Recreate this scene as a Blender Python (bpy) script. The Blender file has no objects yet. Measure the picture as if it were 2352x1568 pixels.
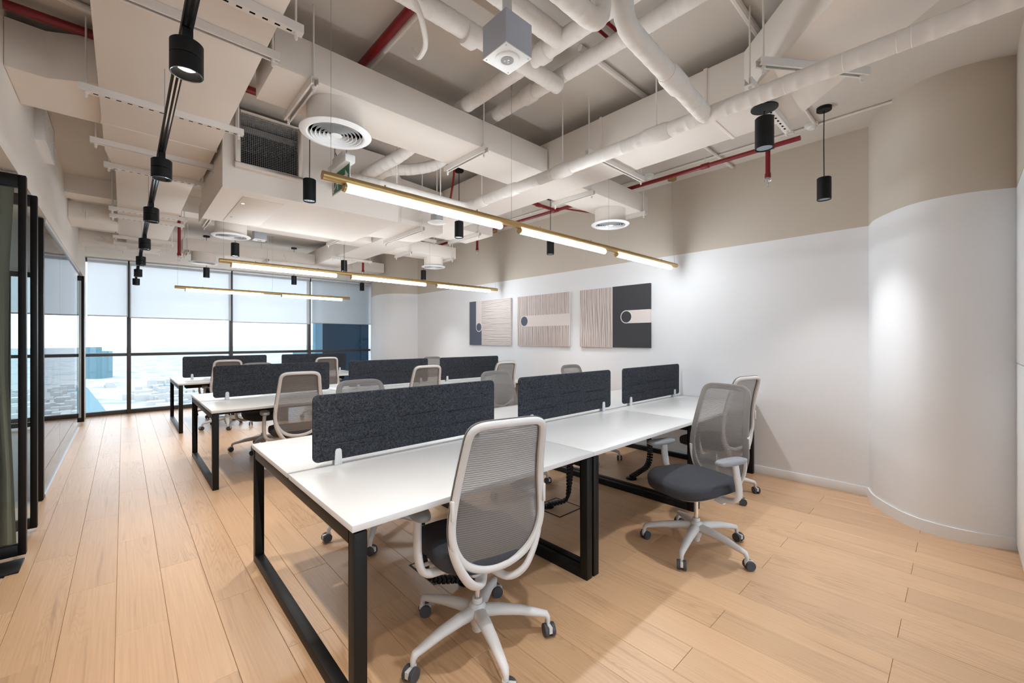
import bpy, bmesh, math, random
from mathutils import Vector, Matrix

random.seed(7)
PI = math.pi
R = math.radians
sc = bpy.context.scene
COL = sc.collection

# ------------------------------------------------------------------ camera
cd = bpy.data.cameras.new('camera')
cd.sensor_width = 36.0
cd.lens = 960.0 / 2352.0 * 36.0
cd.shift_y = -6.0 / 2352.0
cd.clip_start = 0.05
cd.clip_end = 6000
cam = bpy.data.objects.new('camera', cd)
COL.objects.link(cam)
cam.location = (0, 0, 1.407)
cam.rotation_euler = (R(90), 0, R(-42.93))
sc.camera = cam

# ------------------------------------------------------------------ world, exposure
SKY = 1.30
TUBE = 22.0
SPOT_W = 34.0
TRACK_W = 26.0
w = bpy.data.worlds.new('world')
sc.world = w
w.use_nodes = True
nt = w.node_tree
nt.nodes.clear()
bg = nt.nodes.new('ShaderNodeBackground')
bg.inputs[0].default_value = (0.80, 0.90, 1.0, 1)
bg.inputs[1].default_value = SKY
wo = nt.nodes.new('ShaderNodeOutputWorld')
nt.links.new(bg.outputs[0], wo.inputs[0])
sc.view_settings.view_transform = 'Standard'
sc.view_settings.look = 'None'
sc.view_settings.gamma = 1.0
sc.view_settings.use_curve_mapping = False
sc.view_settings.exposure = 1.42
try:
    sc.cycles.use_denoising = True
    sc.cycles.max_bounces = 7
    sc.cycles.diffuse_bounces = 5
    sc.cycles.glossy_bounces = 3
    sc.cycles.transmission_bounces = 3
    sc.cycles.transparent_max_bounces = 10
    sc.cycles.caustics_reflective = False
    sc.cycles.caustics_refractive = False
    sc.cycles.use_light_tree = False
    sc.cycles.use_adaptive_sampling = True
    sc.cycles.adaptive_threshold = 0.03
    sc.cycles.sample_clamp_indirect = 6.0
except Exception:
    pass


# ------------------------------------------------------------------ materials
class NT:
    def __init__(s, name):
        s.m = bpy.data.materials.new(name)
        s.m.use_nodes = True
        s.t = s.m.node_tree
        s.t.nodes.clear()
        s.out = s.t.nodes.new('ShaderNodeOutputMaterial')

    def n(s, kind, **kw):
        nd = s.t.nodes.new('ShaderNode' + kind)
        for k, v in kw.items():
            setattr(nd, k, v)
        return nd

    def l(s, a, b):
        s.t.links.new(a, b)

    def math(s, op, a, b=None):
        nd = s.n('Math', operation=op)
        for i, v in enumerate((a, b)):
            if v is None:
                continue
            if isinstance(v, (int, float)):
                nd.inputs[i].default_value = v
            else:
                s.l(v, nd.inputs[i])
        return nd.outputs[0]

    def mix(s, f, a, b):
        nd = s.n('Mix', data_type='RGBA')
        for sock, v in ((nd.inputs[0], f), (nd.inputs[6], a), (nd.inputs[7], b)):
            if isinstance(v, (int, float)):
                sock.default_value = v
            elif isinstance(v, tuple):
                sock.default_value = (*v, 1) if len(v) == 3 else v
            else:
                s.l(v, sock)
        return nd.outputs[2]


def pbr(name, col, rough=0.5, metal=0.0, noise=0.0, nscale=40.0, bump=0.0, bscale=200.0, spec=0.5, coat=0.0):
    k = NT(name)
    p = k.n('BsdfPrincipled')
    p.inputs['Base Color'].default_value = (*col, 1)
    p.inputs['Roughness'].default_value = rough
    p.inputs['Metallic'].default_value = metal
    p.inputs['Specular IOR Level'].default_value = spec
    p.inputs['Coat Weight'].default_value = coat
    tc = None
    if noise or bump:
        tc = k.n('TexCoord')
    if noise:
        nz = k.n('TexNoise')
        nz.inputs['Scale'].default_value = nscale
        nz.inputs['Detail'].default_value = 4
        k.l(tc.outputs['Object'], nz.inputs['Vector'])
        lo = tuple(c * (1 - noise) for c in col)
        hi = tuple(min(1, c * (1 + noise)) for c in col)
        k.l(k.mix(nz.outputs[0], lo, hi), p.inputs['Base Color'])
    if bump:
        nb = k.n('TexNoise')
        nb.inputs['Scale'].default_value = bscale
        nb.inputs['Detail'].default_value = 3
        k.l(tc.outputs['Object'], nb.inputs['Vector'])
        b = k.n('Bump')
        b.inputs['Strength'].default_value = bump
        b.inputs['Distance'].default_value = 0.004
        k.l(nb.outputs[0], b.inputs['Height'])
        k.l(b.outputs[0], p.inputs['Normal'])
    k.l(p.outputs[0], k.out.inputs[0])
    return k.m


def emit(name, col, strength):
    k = NT(name)
    e = k.n('Emission')
    e.inputs[0].default_value = (*col, 1)
    e.inputs[1].default_value = strength
    k.l(e.outputs[0], k.out.inputs[0])
    return k.m


def glass(name, tint, base=0.04):
    k = NT(name)
    fr = k.n('Fresnel')
    fr.inputs[0].default_value = 1.5
    tr = k.n('BsdfTransparent')
    tr.inputs[0].default_value = (*tint, 1)
    gl = k.n('BsdfGlossy')
    gl.inputs['Roughness'].default_value = 0.0
    mx = k.n('MixShader')
    k.l(fr.outputs[0], mx.inputs[0])
    k.l(tr.outputs[0], mx.inputs[1])
    k.l(gl.outputs[0], mx.inputs[2])
    k.l(mx.outputs[0], k.out.inputs[0])
    return k.m


def two_tone(name, low, high, z):
    k = NT(name)
    g = k.n('NewGeometry')
    sx = k.n('SeparateXYZ')
    k.l(g.outputs['Position'], sx.inputs[0])
    f = k.math('GREATER_THAN', sx.outputs[2], z)
    nz = k.n('TexNoise')
    nz.inputs['Scale'].default_value = 2.0
    k.l(g.outputs['Position'], nz.inputs['Vector'])
    p = k.n('BsdfPrincipled')
    c = k.mix(f, low, high)
    v = k.mix(nz.outputs[0], (0.96, 0.96, 0.96), (1, 1, 1))
    mm = k.n('Mix', data_type='RGBA', blend_type='MULTIPLY')
    mm.inputs[0].default_value = 1
    k.l(c, mm.inputs[6])
    k.l(v, mm.inputs[7])
    k.l(mm.outputs[2], p.inputs['Base Color'])
    p.inputs['Roughness'].default_value = 0.7
    k.l(p.outputs[0], k.out.inputs[0])
    return k.m


def wood(name):
    k = NT(name)
    g = k.n('NewGeometry')
    oi = k.n('ObjectInfo')
    # shift the grain of every plank
    cx = k.n('CombineXYZ')
    k.l(k.math('MULTIPLY', oi.outputs['Random'], 37.0), cx.inputs[0])
    k.l(k.math('MULTIPLY', oi.outputs['Random'], 91.0), cx.inputs[1])
    ad = k.n('VectorMath', operation='ADD')
    k.l(g.outputs['Position'], ad.inputs[0])
    k.l(cx.outputs[0], ad.inputs[1])
    mp = k.n('Mapping')
    mp.inputs['Scale'].default_value = (1.15, 0.12, 1.0)
    k.l(ad.outputs[0], mp.inputs[0])
    # cathedral figure: bands of a warped coordinate
    n1 = k.n('TexNoise')
    n1.inputs['Scale'].default_value = 4.2
    n1.inputs['Detail'].default_value = 2.5
    n1.inputs['Distortion'].default_value = 0.6
    k.l(mp.outputs[0], n1.inputs['Vector'])
    bands = k.math('SINE', k.math('MULTIPLY', n1.outputs[0], 210.0))
    bands = k.math('POWER', k.math('MULTIPLY', k.math('ADD', bands, 1.0), 0.5), 3.0)
    n2 = k.n('TexNoise')
    n2.inputs['Scale'].default_value = 3.0
    n2.inputs['Detail'].default_value = 3
    k.l(mp.outputs[0], n2.inputs['Vector'])
    msk = k.n('MapRange')
    msk.inputs[1].default_value = 0.48
    msk.inputs[2].default_value = 0.62
    k.l(n2.outputs[0], msk.inputs[0])
    # fine fibres
    mf = k.n('Mapping')
    mf.inputs['Scale'].default_value = (60.0, 1.1, 1.0)
    k.l(ad.outputs[0], mf.inputs[0])
    n3 = k.n('TexNoise')
    n3.inputs['Scale'].default_value = 2.0
    n3.inputs['Detail'].default_value = 5
    k.l(mf.outputs[0], n3.inputs['Vector'])
    fib = k.n('MapRange')
    fib.inputs[1].default_value = 0.15
    fib.inputs[2].default_value = 0.85
    k.l(n3.outputs[0], fib.inputs[0])
    c1 = k.mix(fib.outputs[0], WOOD_A, WOOD_B)
    # dark streaks along the board
    mst = k.n('Mapping')
    mst.inputs['Scale'].default_value = (16.0, 0.55, 1.0)
    k.l(ad.outputs[0], mst.inputs[0])
    n5 = k.n('TexNoise')
    n5.inputs['Scale'].default_value = 1.6
    n5.inputs['Detail'].default_value = 4
    k.l(mst.outputs[0], n5.inputs['Vector'])
    stk = k.n('MapRange')
    stk.inputs[1].default_value = 0.60
    stk.inputs[2].default_value = 0.74
    k.l(n5.outputs[0], stk.inputs[0])
    c1 = k.mix(k.math('MULTIPLY', stk.outputs[0], 0.7), c1, WOOD_C)
    c2 = k.mix(k.math('MULTIPLY', k.math('MULTIPLY', bands, msk.outputs[0]), 0.40), c1, WOOD_C)
    # broad stain and per plank tone
    n4 = k.n('TexNoise')
    n4.inputs['Scale'].default_value = 2.0
    k.l(mp.outputs[0], n4.inputs['Vector'])
    c3 = k.mix(k.math('MULTIPLY', n4.outputs[0], 0.30), c2, WOOD_D)
    hv = k.n('HueSaturation')
    k.l(k.math('ADD', k.math('MULTIPLY', oi.outputs['Random'], 0.16), 0.92), hv.inputs['Value'])
    k.l(c3, hv.inputs['Color'])
    p = k.n('BsdfPrincipled')
    k.l(hv.outputs[0], p.inputs['Base Color'])
    p.inputs['Roughness'].default_value = 0.37
    p.inputs['Specular IOR Level'].default_value = 0.75
    b = k.n('Bump')
    p.inputs['Coat Weight'].default_value = 0.22
    p.inputs['Coat Roughness'].default_value = 0.34
    b.inputs['Strength'].default_value = 0.08
    b.inputs['Distance'].default_value = 0.002
    k.l(n3.outputs[0], b.inputs['Height'])
    k.l(b.outputs[0], p.inputs['Normal'])
    k.l(p.outputs[0], k.out.inputs[0])
    return k.m


WOOD_A = (0.54, 0.325, 0.175)
WOOD_B = (0.72, 0.475, 0.280)
WOOD_C = (0.29, 0.155, 0.075)
WOOD_D = (0.50, 0.29, 0.15)


def felt(name):
    k = NT(name)
    tc = k.n('TexCoord')
    n1 = k.n('TexNoise')
    n1.inputs['Scale'].default_value = 90
    n1.inputs['Detail'].default_value = 8
    n1.inputs['Roughness'].default_value = 0.75
    n1.inputs['Distortion'].default_value = 1.5
    k.l(tc.outputs['Object'], n1.inputs['Vector'])
    rp = k.n('ValToRGB')
    rp.color_ramp.elements[0].position = 0.40
    rp.color_ramp.elements[0].color = (0.016, 0.018, 0.023, 1)
    rp.color_ramp.elements[1].position = 0.68
    rp.color_ramp.elements[1].color = (0.115, 0.122, 0.14, 1)
    k.l(n1.outputs[0], rp.inputs[0])
    p = k.n('BsdfPrincipled')
    k.l(rp.outputs[0], p.inputs['Base Color'])
    p.inputs['Roughness'].default_value = 0.95
    p.inputs['Specular IOR Level'].default_value = 0.1
    b = k.n('Bump')
    b.inputs['Strength'].default_value = 0.4
    b.inputs['Distance'].default_value = 0.003
    k.l(n1.outputs[0], b.inputs['Height'])
    k.l(b.outputs[0], p.inputs['Normal'])
    k.l(p.outputs[0], k.out.inputs[0])
    return k.m


def netting(name):
    k = NT(name)
    tc = k.n('TexCoord')
    sx = k.n('SeparateXYZ')
    k.l(tc.outputs['Object'], sx.inputs[0])
    s = k.math('SINE', k.math('MULTIPLY', sx.outputs[2], 2 * PI / 0.0095))
    a = k.math('ADD', k.math('MULTIPLY', s, 0.17), 0.76)
    d = k.n('BsdfPrincipled')
    d.inputs['Base Color'].default_value = (0.215, 0.2, 0.19, 1)
    d.inputs['Roughness'].default_value = 0.8
    tr = k.n('BsdfTransparent')
    mx = k.n('MixShader')
    k.l(a, mx.inputs[0])
    k.l(tr.outputs[0], mx.inputs[1])
    k.l(d.outputs[0], mx.inputs[2])
    k.l(mx.outputs[0], k.out.inputs[0])
    return k.m


def lagging(name, axis_scale=26.0):
    """cloth-wrapped, painted pipe insulation: spiral wrap rings as fine relief"""
    k = NT(name)
    tc = k.n('TexCoord')
    wv = k.n('TexWave')
    wv.bands_direction = 'DIAGONAL'
    wv.inputs['Scale'].default_value = 5.0
    wv.inputs['Distortion'].default_value = 3.0
    wv.inputs['Detail'].default_value = 3
    k.l(tc.outputs['Object'], wv.inputs['Vector'])
    nz = k.n('TexNoise')
    nz.inputs['Scale'].default_value = 30
    k.l(tc.outputs['Object'], nz.inputs['Vector'])
    p = k.n('BsdfPrincipled')
    k.l(k.mix(nz.outputs[0], (0.76, 0.73, 0.69), (0.83, 0.80, 0.77)), p.inputs['Base Color'])
    p.inputs['Roughness'].default_value = 0.75
    b = k.n('Bump')
    b.inputs['Strength'].default_value = 0.35
    b.inputs['Distance'].default_value = 0.006
    k.l(wv.outputs[1], b.inputs['Height'])
    k.l(b.outputs[0], p.inputs['Normal'])
    k.l(p.outputs[0], k.out.inputs[0])
    return k.m


def blind_cloth(name):
    k = NT(name)
    tl = k.n('BsdfTranslucent')
    tl.inputs[0].default_value = (0.93, 0.95, 0.97, 1)
    df = k.n('BsdfDiffuse')
    df.inputs[0].default_value = (0.8, 0.82, 0.84, 1)
    tr = k.n('BsdfTransparent')
    m1 = k.n('MixShader')
    m1.inputs[0].default_value = 0.5
    k.l(tl.outputs[0], m1.inputs[1])
    k.l(df.outputs[0], m1.inputs[2])
    m2 = k.n('MixShader')
    m2.inputs[0].default_value = 0.14
    k.l(m1.outputs[0], m2.inputs[1])
    k.l(tr.outputs[0], m2.inputs[2])
    k.l(m2.outputs[0], k.out.inputs[0])
    return k.m


def city_ground(name):
    k = NT(name)
    g = k.n('NewGeometry')
    v = k.n('TexVoronoi')
    v.inputs['Scale'].default_value = 0.035
    k.l(g.outputs['Position'], v.inputs['Vector'])
    nz = k.n('TexNoise')
    nz.inputs['Scale'].default_value = 0.03
    nz.inputs['Detail'].default_value = 6
    k.l(g.outputs['Position'], nz.inputs['Vector'])
    rp = k.n('ValToRGB')
    rp.color_ramp.elements[0].position = 0.36
    rp.color_ramp.elements[0].color = (0.24, 0.31, 0.35, 1)
    rp.color_ramp.elements[1].position = 0.47
    rp.color_ramp.elements[1].color = (0.42, 0.42, 0.41, 1)
    k.l(nz.outputs[0], rp.inputs[0])
    p = k.n('BsdfDiffuse')
    k.l(k.mix(k.math('MULTIPLY', v.outputs[0], 0.25), rp.outputs[0], (0.30, 0.36, 0.39)), p.inputs[0])
    k.l(p.outputs[0], k.out.inputs[0])
    return k.m


M = {}
M['wall'] = two_tone('wall_paint', (0.82, 0.83, 0.85), (0.58, 0.52, 0.445), 2.415)
M['white'] = pbr('white_paint', (0.82, 0.83, 0.845), 0.6)
M['ceil'] = pbr('ceiling_paint', (0.65, 0.61, 0.565), 0.85, noise=0.05, nscale=1.5)
M['duct'] = pbr('duct_paint', (0.80, 0.745, 0.69), 0.7, noise=0.02, nscale=3, bump=0.06, bscale=30)
M['bulk'] = pbr('bulkhead_paint', (0.80, 0.765, 0.72), 0.7)
M['strut'] = pbr('channel_paint', (0.78, 0.745, 0.71), 0.55)
M['lag'] = lagging('pipe_lagging')
M['red'] = pbr('red_pipe_paint', (0.20, 0.004, 0.010), 0.35)
M['wood'] = wood('oak_plank')
M['subfloor'] = pbr('subfloor', (0.56, 0.42, 0.31), 0.5)
M['desk'] = pbr('white_laminate', (0.72, 0.72, 0.72), 0.30)
M['black'] = pbr('black_steel', (0.0055, 0.005, 0.005), 0.45, bump=0.05, bscale=400, spec=0.28)
M['matblack'] = pbr('matt_black', (0.0055, 0.0058, 0.0065), 0.5, spec=0.28)
M['felt'] = felt('charcoal_felt')
M['clip'] = pbr('clip_plastic', (0.78, 0.79, 0.82), 0.35)
M['plastic'] = pbr('light_grey_plastic', (0.64, 0.625, 0.615), 0.42)
M['mesh'] = netting('backrest_mesh')
M['binding'] = pbr('back_binding', (0.21, 0.195, 0.185), 0.8)
M['fabric'] = pbr('seat_fabric', (0.055, 0.057, 0.066), 0.9, noise=0.5, nscale=350, bump=0.25, bscale=500, spec=0.2)
M['pad'] = pbr('arm_pad', (0.26, 0.275, 0.29), 0.5)
M['tyre'] = pbr('caster_tyre', (0.05, 0.052, 0.06), 0.5)
M['hub'] = pbr('caster_hub', (0.30, 0.30, 0.31), 0.5)
M['chrome'] = pbr('chrome', (0.75, 0.75, 0.76), 0.18, metal=1)
M['steel'] = pbr('galvanised_steel', (0.5, 0.52, 0.53), 0.4, metal=0.8)
M['brass'] = pbr('brushed_brass', (0.50, 0.345, 0.155), 0.33, metal=1.0)
M['tube'] = emit('lamp_tube', (0.92, 0.97, 1.0), TUBE)
M['led'] = emit('spot_led', (1.0, 0.86, 0.70), 30.0)
M['refl'] = pbr('spot_reflector', (0.30, 0.36, 0.42), 0.2, metal=0.9)
M['glass'] = glass('window_glass', (0.97, 0.99, 1.0))
M['pglass'] = glass('partition_glass', (0.95, 0.98, 0.98))
M['blind'] = blind_cloth('blind_cloth')
M['frame'] = pbr('window_frame', (0.055, 0.05, 0.05), 0.45)
M['alu'] = pbr('aluminium', (0.72, 0.74, 0.77), 0.4, metal=0.3)
M['curtain'] = pbr('curtain_cloth', (0.19, 0.20, 0.155), 0.9, noise=0.25, nscale=300, bump=0.3, bscale=400)
M['dark'] = pbr('dark_void', (0.004, 0.004, 0.0045), 0.9, spec=0.1)  # near black, stands in for shade inside openings
M['wire'] = pbr('grille_wire', (0.22, 0.22, 0.22), 0.5)
M['cable'] = pbr('cable', (0.55, 0.53, 0.50), 0.5)
M['green'] = pbr('exit_green', (0.010, 0.16, 0.07), 0.4)
M['signwhite'] = pbr('sign_white', (0.82, 0.84, 0.84), 0.4)
M['navy'] = pbr('canvas_navy', (0.090, 0.105, 0.15), 0.8)
M['char'] = pbr('canvas_charcoal', (0.048, 0.047, 0.054), 0.8)
M['blush'] = pbr('canvas_blush', (0.76, 0.69, 0.66), 0.8)
M['stripe'] = pbr('canvas_line', (0.33, 0.255, 0.24), 0.8)
M['paleline'] = pbr('canvas_white', (0.78, 0.76, 0.73), 0.8)
M['city'] = city_ground('city_ground')
M['house'] = pbr('city_house', (0.44, 0.445, 0.44), 0.9)
M['bluebuild'] = pbr('blue_glass_building', (0.13, 0.225, 0.265), 0.8, spec=0.1)
M['facade'] = pbr('facade_navy', (0.004, 0.018, 0.034), 0.7, spec=0.08)
M['facade2'] = pbr('facade_pale_blue', (0.09, 0.19, 0.26), 0.6, spec=0.1)
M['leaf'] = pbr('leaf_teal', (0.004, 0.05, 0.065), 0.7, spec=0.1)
M['galv'] = pbr('box_grey', (0.42, 0.44, 0.50), 0.5)
M['lens'] = pbr('lens', (0.85, 0.86, 0.88), 0.25)


# ------------------------------------------------------------------ mesh builder
class MB:
    def __init__(s):
        s.v, s.f, s.mi = [], [], []

    def add(s, vs, fs, m=0):
        o = len(s.v)
        s.v += [tuple(p) for p in vs]
        for f in fs:
            s.f.append(tuple(o + i for i in f))
            s.mi.append(m)
        return s

    def box(s, x0, x1, y0, y1, z0, z1, m=0):
        vs = [(x0, y0, z0), (x1, y0, z0), (x1, y1, z0), (x0, y1, z0), (x0, y0, z1), (x1, y0, z1), (x1, y1, z1), (x0, y1, z1)]
        return s.add(vs, [(0, 3, 2, 1), (4, 5, 6, 7), (0, 1, 5, 4), (1, 2, 6, 5), (2, 3, 7, 6), (3, 0, 4, 7)], m)

    def prism(s, poly, z0, z1, m=0):
        n = len(poly)
        area = sum(poly[i][0] * poly[(i + 1) % n][1] - poly[(i + 1) % n][0] * poly[i][1] for i in range(n))
        if area < 0:
            poly = poly[::-1]
        vs = [(x, y, z0) for x, y in poly] + [(x, y, z1) for x, y in poly]
        fs = [tuple(range(n - 1, -1, -1)), tuple(range(n, 2 * n))]
        fs += [(i, (i + 1) % n, n + (i + 1) % n, n + i) for i in range(n)]
        return s.add(vs, fs, m)

    def prism_x(s, poly, x0, x1, m=0):
        """polygon in YZ extruded along X"""
        b = MB().prism(poly, x0, x1)
        return s.add([(z, x, y) for x, y, z in b.v], b.f, m)

    def prism_y(s, poly, y0, y1, m=0):
        """polygon in XZ extruded along Y"""
        b = MB().prism([(z, x) for x, z in poly], y0, y1)
        return s.add([(y, z, x) for x, y, z in b.v], b.f, m)

    def tube(s, path, r, n=12, caps=True, m=0, ell=None, up=(0, 0, 1)):
        P = [Vector(p) for p in path]
        rs = r if isinstance(r, (list, tuple)) else [r] * len(P)
        U = Vector(up)
        vs, fs = [], []
        prev = None
        for i, p in enumerate(P):
            if i == 0:
                t = P[1] - P[0]
            elif i == len(P) - 1:
                t = P[-1] - P[-2]
            else:
                t = (P[i + 1] - p).normalized() + (p - P[i - 1]).normalized()
            t.normalize()
            if prev is None:
                a = U.cross(t)
                if a.length < 1e-4:
                    a = Vector((1, 0, 0)).cross(t)
            else:
                a = prev - t * prev.dot(t)
            a.normalize()
            prev = a
            b = t.cross(a)
            ex, ey = (ell[i] if isinstance(ell, list) else ell) if ell else (1, 1)
            for j in range(n):
                th = 2 * PI * j / n
                vs.append(p + a * (math.cos(th) * rs[i] * ex) + b * (math.sin(th) * rs[i] * ey))
        for i in range(len(P) - 1):
            for j in range(n):
                k = (j + 1) % n
                fs.append((i * n + j, i * n + k, (i + 1) * n + k, (i + 1) * n + j))
        if caps:
            fs.append(tuple(range(n - 1, -1, -1)))
            fs.append(tuple((len(P) - 1) * n + j for j in range(n)))
        return s.add(vs, fs, m)

    def lathe(s, prof, n=24, c=(0, 0, 0), m=0, axis='z', closed=False):
        vs, fs = [], []
        for r, z in prof:
            for j in range(n):
                th = 2 * PI * j / n
                x, y = math.cos(th) * r, math.sin(th) * r
                q = (x, y, z) if axis == 'z' else ((z, x, y) if axis == 'x' else (y, z, x))
                vs.append((c[0] + q[0], c[1] + q[1], c[2] + q[2]))
        for i in range(len(prof) - 1):
            for j in range(n):
                k = (j + 1) % n
                fs.append((i * n + j, i * n + k, (i + 1) * n + k, (i + 1) * n + j))
        if not closed:
            if prof[0][0] > 1e-6:
                fs.append(tuple(range(n - 1, -1, -1)))
            if prof[-1][0] > 1e-6:
                fs.append(tuple((len(prof) - 1) * n + j for j in range(n)))
        return s.add(vs, fs, m)

    def disc(s, r0, r1, z, n=24, c=(0, 0, 0), m=0):
        return s.lathe([(r0, z), (r1, z)], n, c, m, closed=True)

    def xf(s, mat):
        s.v = [tuple(mat @ Vector(p)) for p in s.v]
        return s

    def mesh(s, name, mats, org=(0, 0, 0), bevel=0.0, smooth=35):
        me = bpy.data.meshes.new(name)
        me.from_pydata([(x - org[0], y - org[1], z - org[2]) for x, y, z in s.v], [], s.f)
        if not isinstance(mats, (list, tuple)):
            mats = [mats]
        for q in mats:
            me.materials.append(M[q])
        me.polygons.foreach_set('material_index', s.mi)
        bm = bmesh.new()
        bm.from_mesh(me)
        bmesh.ops.remove_doubles(bm, verts=bm.verts, dist=1e-5)
        bmesh.ops.recalc_face_normals(bm, faces=bm.faces)
        if bevel:
            es = [e for e in bm.edges if len(e.link_faces) == 2 and e.calc_face_angle() > R(30)]
            bmesh.ops.bevel(bm, geom=es, offset=bevel, segments=2, affect='EDGES', clamp_overlap=True, profile=0.5)
        bm.to_mesh(me)
        bm.free()
        if smooth:
            me.polygons.foreach_set('use_smooth', [True] * len(me.polygons))
            me.set_sharp_from_angle(angle=R(smooth))
        me.update()
        return me

    def build(s, name, mats, parent=None, org=None, bevel=0.0, smooth=35, label=None, cat=None, group=None, kind=None, world=True):
        """verts are in world space; the object's origin sits at org (top level) or at its parent's origin"""
        if parent is not None:
            o0 = root_org(parent) if world else (0, 0, 0)
        else:
            o0 = org or (0, 0, 0)
        me = s.mesh(name, mats, o0, bevel, smooth)
        o = bpy.data.objects.new(name, me)
        COL.objects.link(o)
        if parent is not None:
            o.parent = parent
        else:
            o.location = o0
        return tag(o, label, cat, group, kind)


def root_org(o):
    while o.parent is not None:
        o = o.parent
    return tuple(o.location)


def tag(o, label=None, cat=None, group=None, kind=None):
    for k, v in (('label', label), ('category', cat), ('group', group), ('kind', kind)):
        if v:
            o[k] = v
    return o


def thing(name, label, cat, loc=(0, 0, 0), rz=0.0, group=None):
    o = bpy.data.objects.new(name, None)
    COL.objects.link(o)
    o.location = loc
    o.rotation_euler = (0, 0, rz)
    o.empty_display_size = 0.1
    return tag(o, label, cat, group)


def copy_tree(o, parent=None):
    c = o.copy()
    COL.objects.link(c)
    c.parent = parent
    for ch in list(o.children):
        copy_tree(ch, c)
    return c


def smooth_path(pts, r=0.1, n=6):
    """round the corners of a polyline"""
    P = [Vector(p) for p in pts]
    out = [P[0]]
    for i in range(1, len(P) - 1):
        a, b, c = P[i - 1], P[i], P[i + 1]
        d1, d2 = (a - b), (c - b)
        q = min(r, d1.length * 0.49, d2.length * 0.49)
        s, e = b + d1.normalized() * q, b + d2.normalized() * q
        for k in range(n + 1):
            t = k / n
            out.append(s * (1 - t) ** 2 + b * 2 * t * (1 - t) + e * t * t)
    out.append(P[-1])
    return out


def crom(pts, n=6):
    """Catmull-Rom through points"""
    P = [Vector(p) for p in pts]
    P = [P[0] * 2 - P[1]] + P + [P[-1] * 2 - P[-2]]
    out = []
    for i in range(1, len(P) - 2):
        for k in range(n):
            t = k / n
            a, b, c, d = P[i - 1], P[i], P[i + 1], P[i + 2]
            out.append(0.5 * ((2 * b) + (c - a) * t + (2 * a - 5 * b + 4 * c - d) * t * t + (3 * b - a - 3 * c + d) * t ** 3))
    out.append(P[-2])
    return out


# ------------------------------------------------------------------ setting
ZC = 3.30           # slab
WX = 4.87           # picture wall
GX = -0.515         # glass partition
WY = 10.75          # window wall

fl = MB().box(-3.4, 5.2, -3.2, 10.95, -0.2, -0.008).build('floor', 'subfloor', kind='structure')
PW, PL, PX0 = 0.193, 1.255, -0.0275
plank_cache = {}


def plank_mesh(wd, ln):
    key = (round(wd, 4), round(ln, 4))
    if key not in plank_cache:
        hw, hl, c, t = wd / 2 - 0.0006, ln / 2 - 0.0006, 0.0014, 0.008
        b = MB()
        vs = [(-hw, -hl, -t), (hw, -hl, -t), (hw, hl, -t), (-hw, hl, -t),
              (-hw, -hl, -c), (hw, -hl, -c), (hw, hl, -c), (-hw, hl, -c),
              (-hw + c, -hl + c, 0), (hw - c, -hl + c, 0), (hw - c, hl - c, 0), (-hw + c, hl - c, 0)]
        fs = [(8, 9, 10, 11)]
        for i in range(4):
            j = (i + 1) % 4
            fs += [(i, j, 4 + j, 4 + i), (4 + i, 4 + j, 8 + j, 8 + i)]
        plank_cache[key] = b.add(vs, fs).mesh('plank', 'wood', smooth=0)
    return plank_cache[key]


FX0, FX1, FY0, FY1 = GX, WX - 0.001, -1.0, WY - 0.03
k = -3
while PX0 + k * PW < FX1:
    x0, x1 = max(FX0, PX0 + k * PW), min(FX1, PX0 + (k + 1) * PW)
    y = 2.715 + (0.63 if k % 2 else 0.0) - 4 * PL
    while y < FY1:
        y0, y1 = max(FY0, y), min(FY1, y + PL)
        if y1 - y0 > 0.02 and x1 - x0 > 0.01:
            o = bpy.data.objects.new('plank', plank_mesh(x1 - x0, y1 - y0))
            COL.objects.link(o)
            o.parent = fl
            o.location = ((x0 + x1) / 2, (y0 + y1) / 2, 0)
        y += PL
    k += 1

MB().box(-3.4, 5.2, -3.2, 10.95, ZC, ZC + 0.15).build('ceiling', 'ceil', kind='structure')
MB().box(WX, WX + 0.18, -2.75, 10.95, 0, ZC).build('wall_right', 'wall', kind='structure')
MB().box(-3.4, 5.0, -2.75, -2.6, 2.87, ZC).box(-3.4, -0.5, -2.75, -2.6, 0, 2.87).build('wall_back', 'white', kind='structure')
for i in range(3):  # unseen glazing, added to let cool fill light in from behind
    x0 = -0.5 + i * 1.79
    wn = MB().box(x0, x0 + 1.79, -2.72, -2.64, 0.0, 0.07).box(x0, x0 + 1.79, -2.72, -2.64, 2.80, 2.87).box(x0, x0 + 0.06, -2.72, -2.64, 0.07, 2.80)
    wn = wn.build('window_%d' % (i + 6), 'frame', kind='structure', bevel=0.004)
    MB().box(x0 + 0.06, x0 + 1.79, -2.685, -2.677, 0.07, 2.80).build('pane', 'glass', wn)
MB().box(-3.4, -3.25, -2.6, 10.95, 0, ZC).build('wall_far_left', 'white', kind='structure')
# bulkhead above the glass partition, and the lower ceiling of the rooms behind it
MB().box(-0.62, -0.495, -2.6, 10.72, 2.47, ZC).build('wall_left', 'bulk', kind='structure')
MB().box(-3.25, -0.62, -2.6, 10.72, 2.47, 2.55).build('ceiling_left', 'bulk', kind='structure')
MB().box(-0.60, -0.50, -2.6, 2.6, 0, 2.47).build('wall_left_near', 'white', kind='structure')  # unseen white wall, added to bounce light
MB().box(-3.25, -0.60, 2.5, 2.6, 0, 2.47).build('wall_left_room', 'white', kind='structure')
# window head
MB().box(-3.25, WX, 10.45, 10.95, 2.87, ZC).build('wall_window_head', 'bulk', kind='structure')

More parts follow.
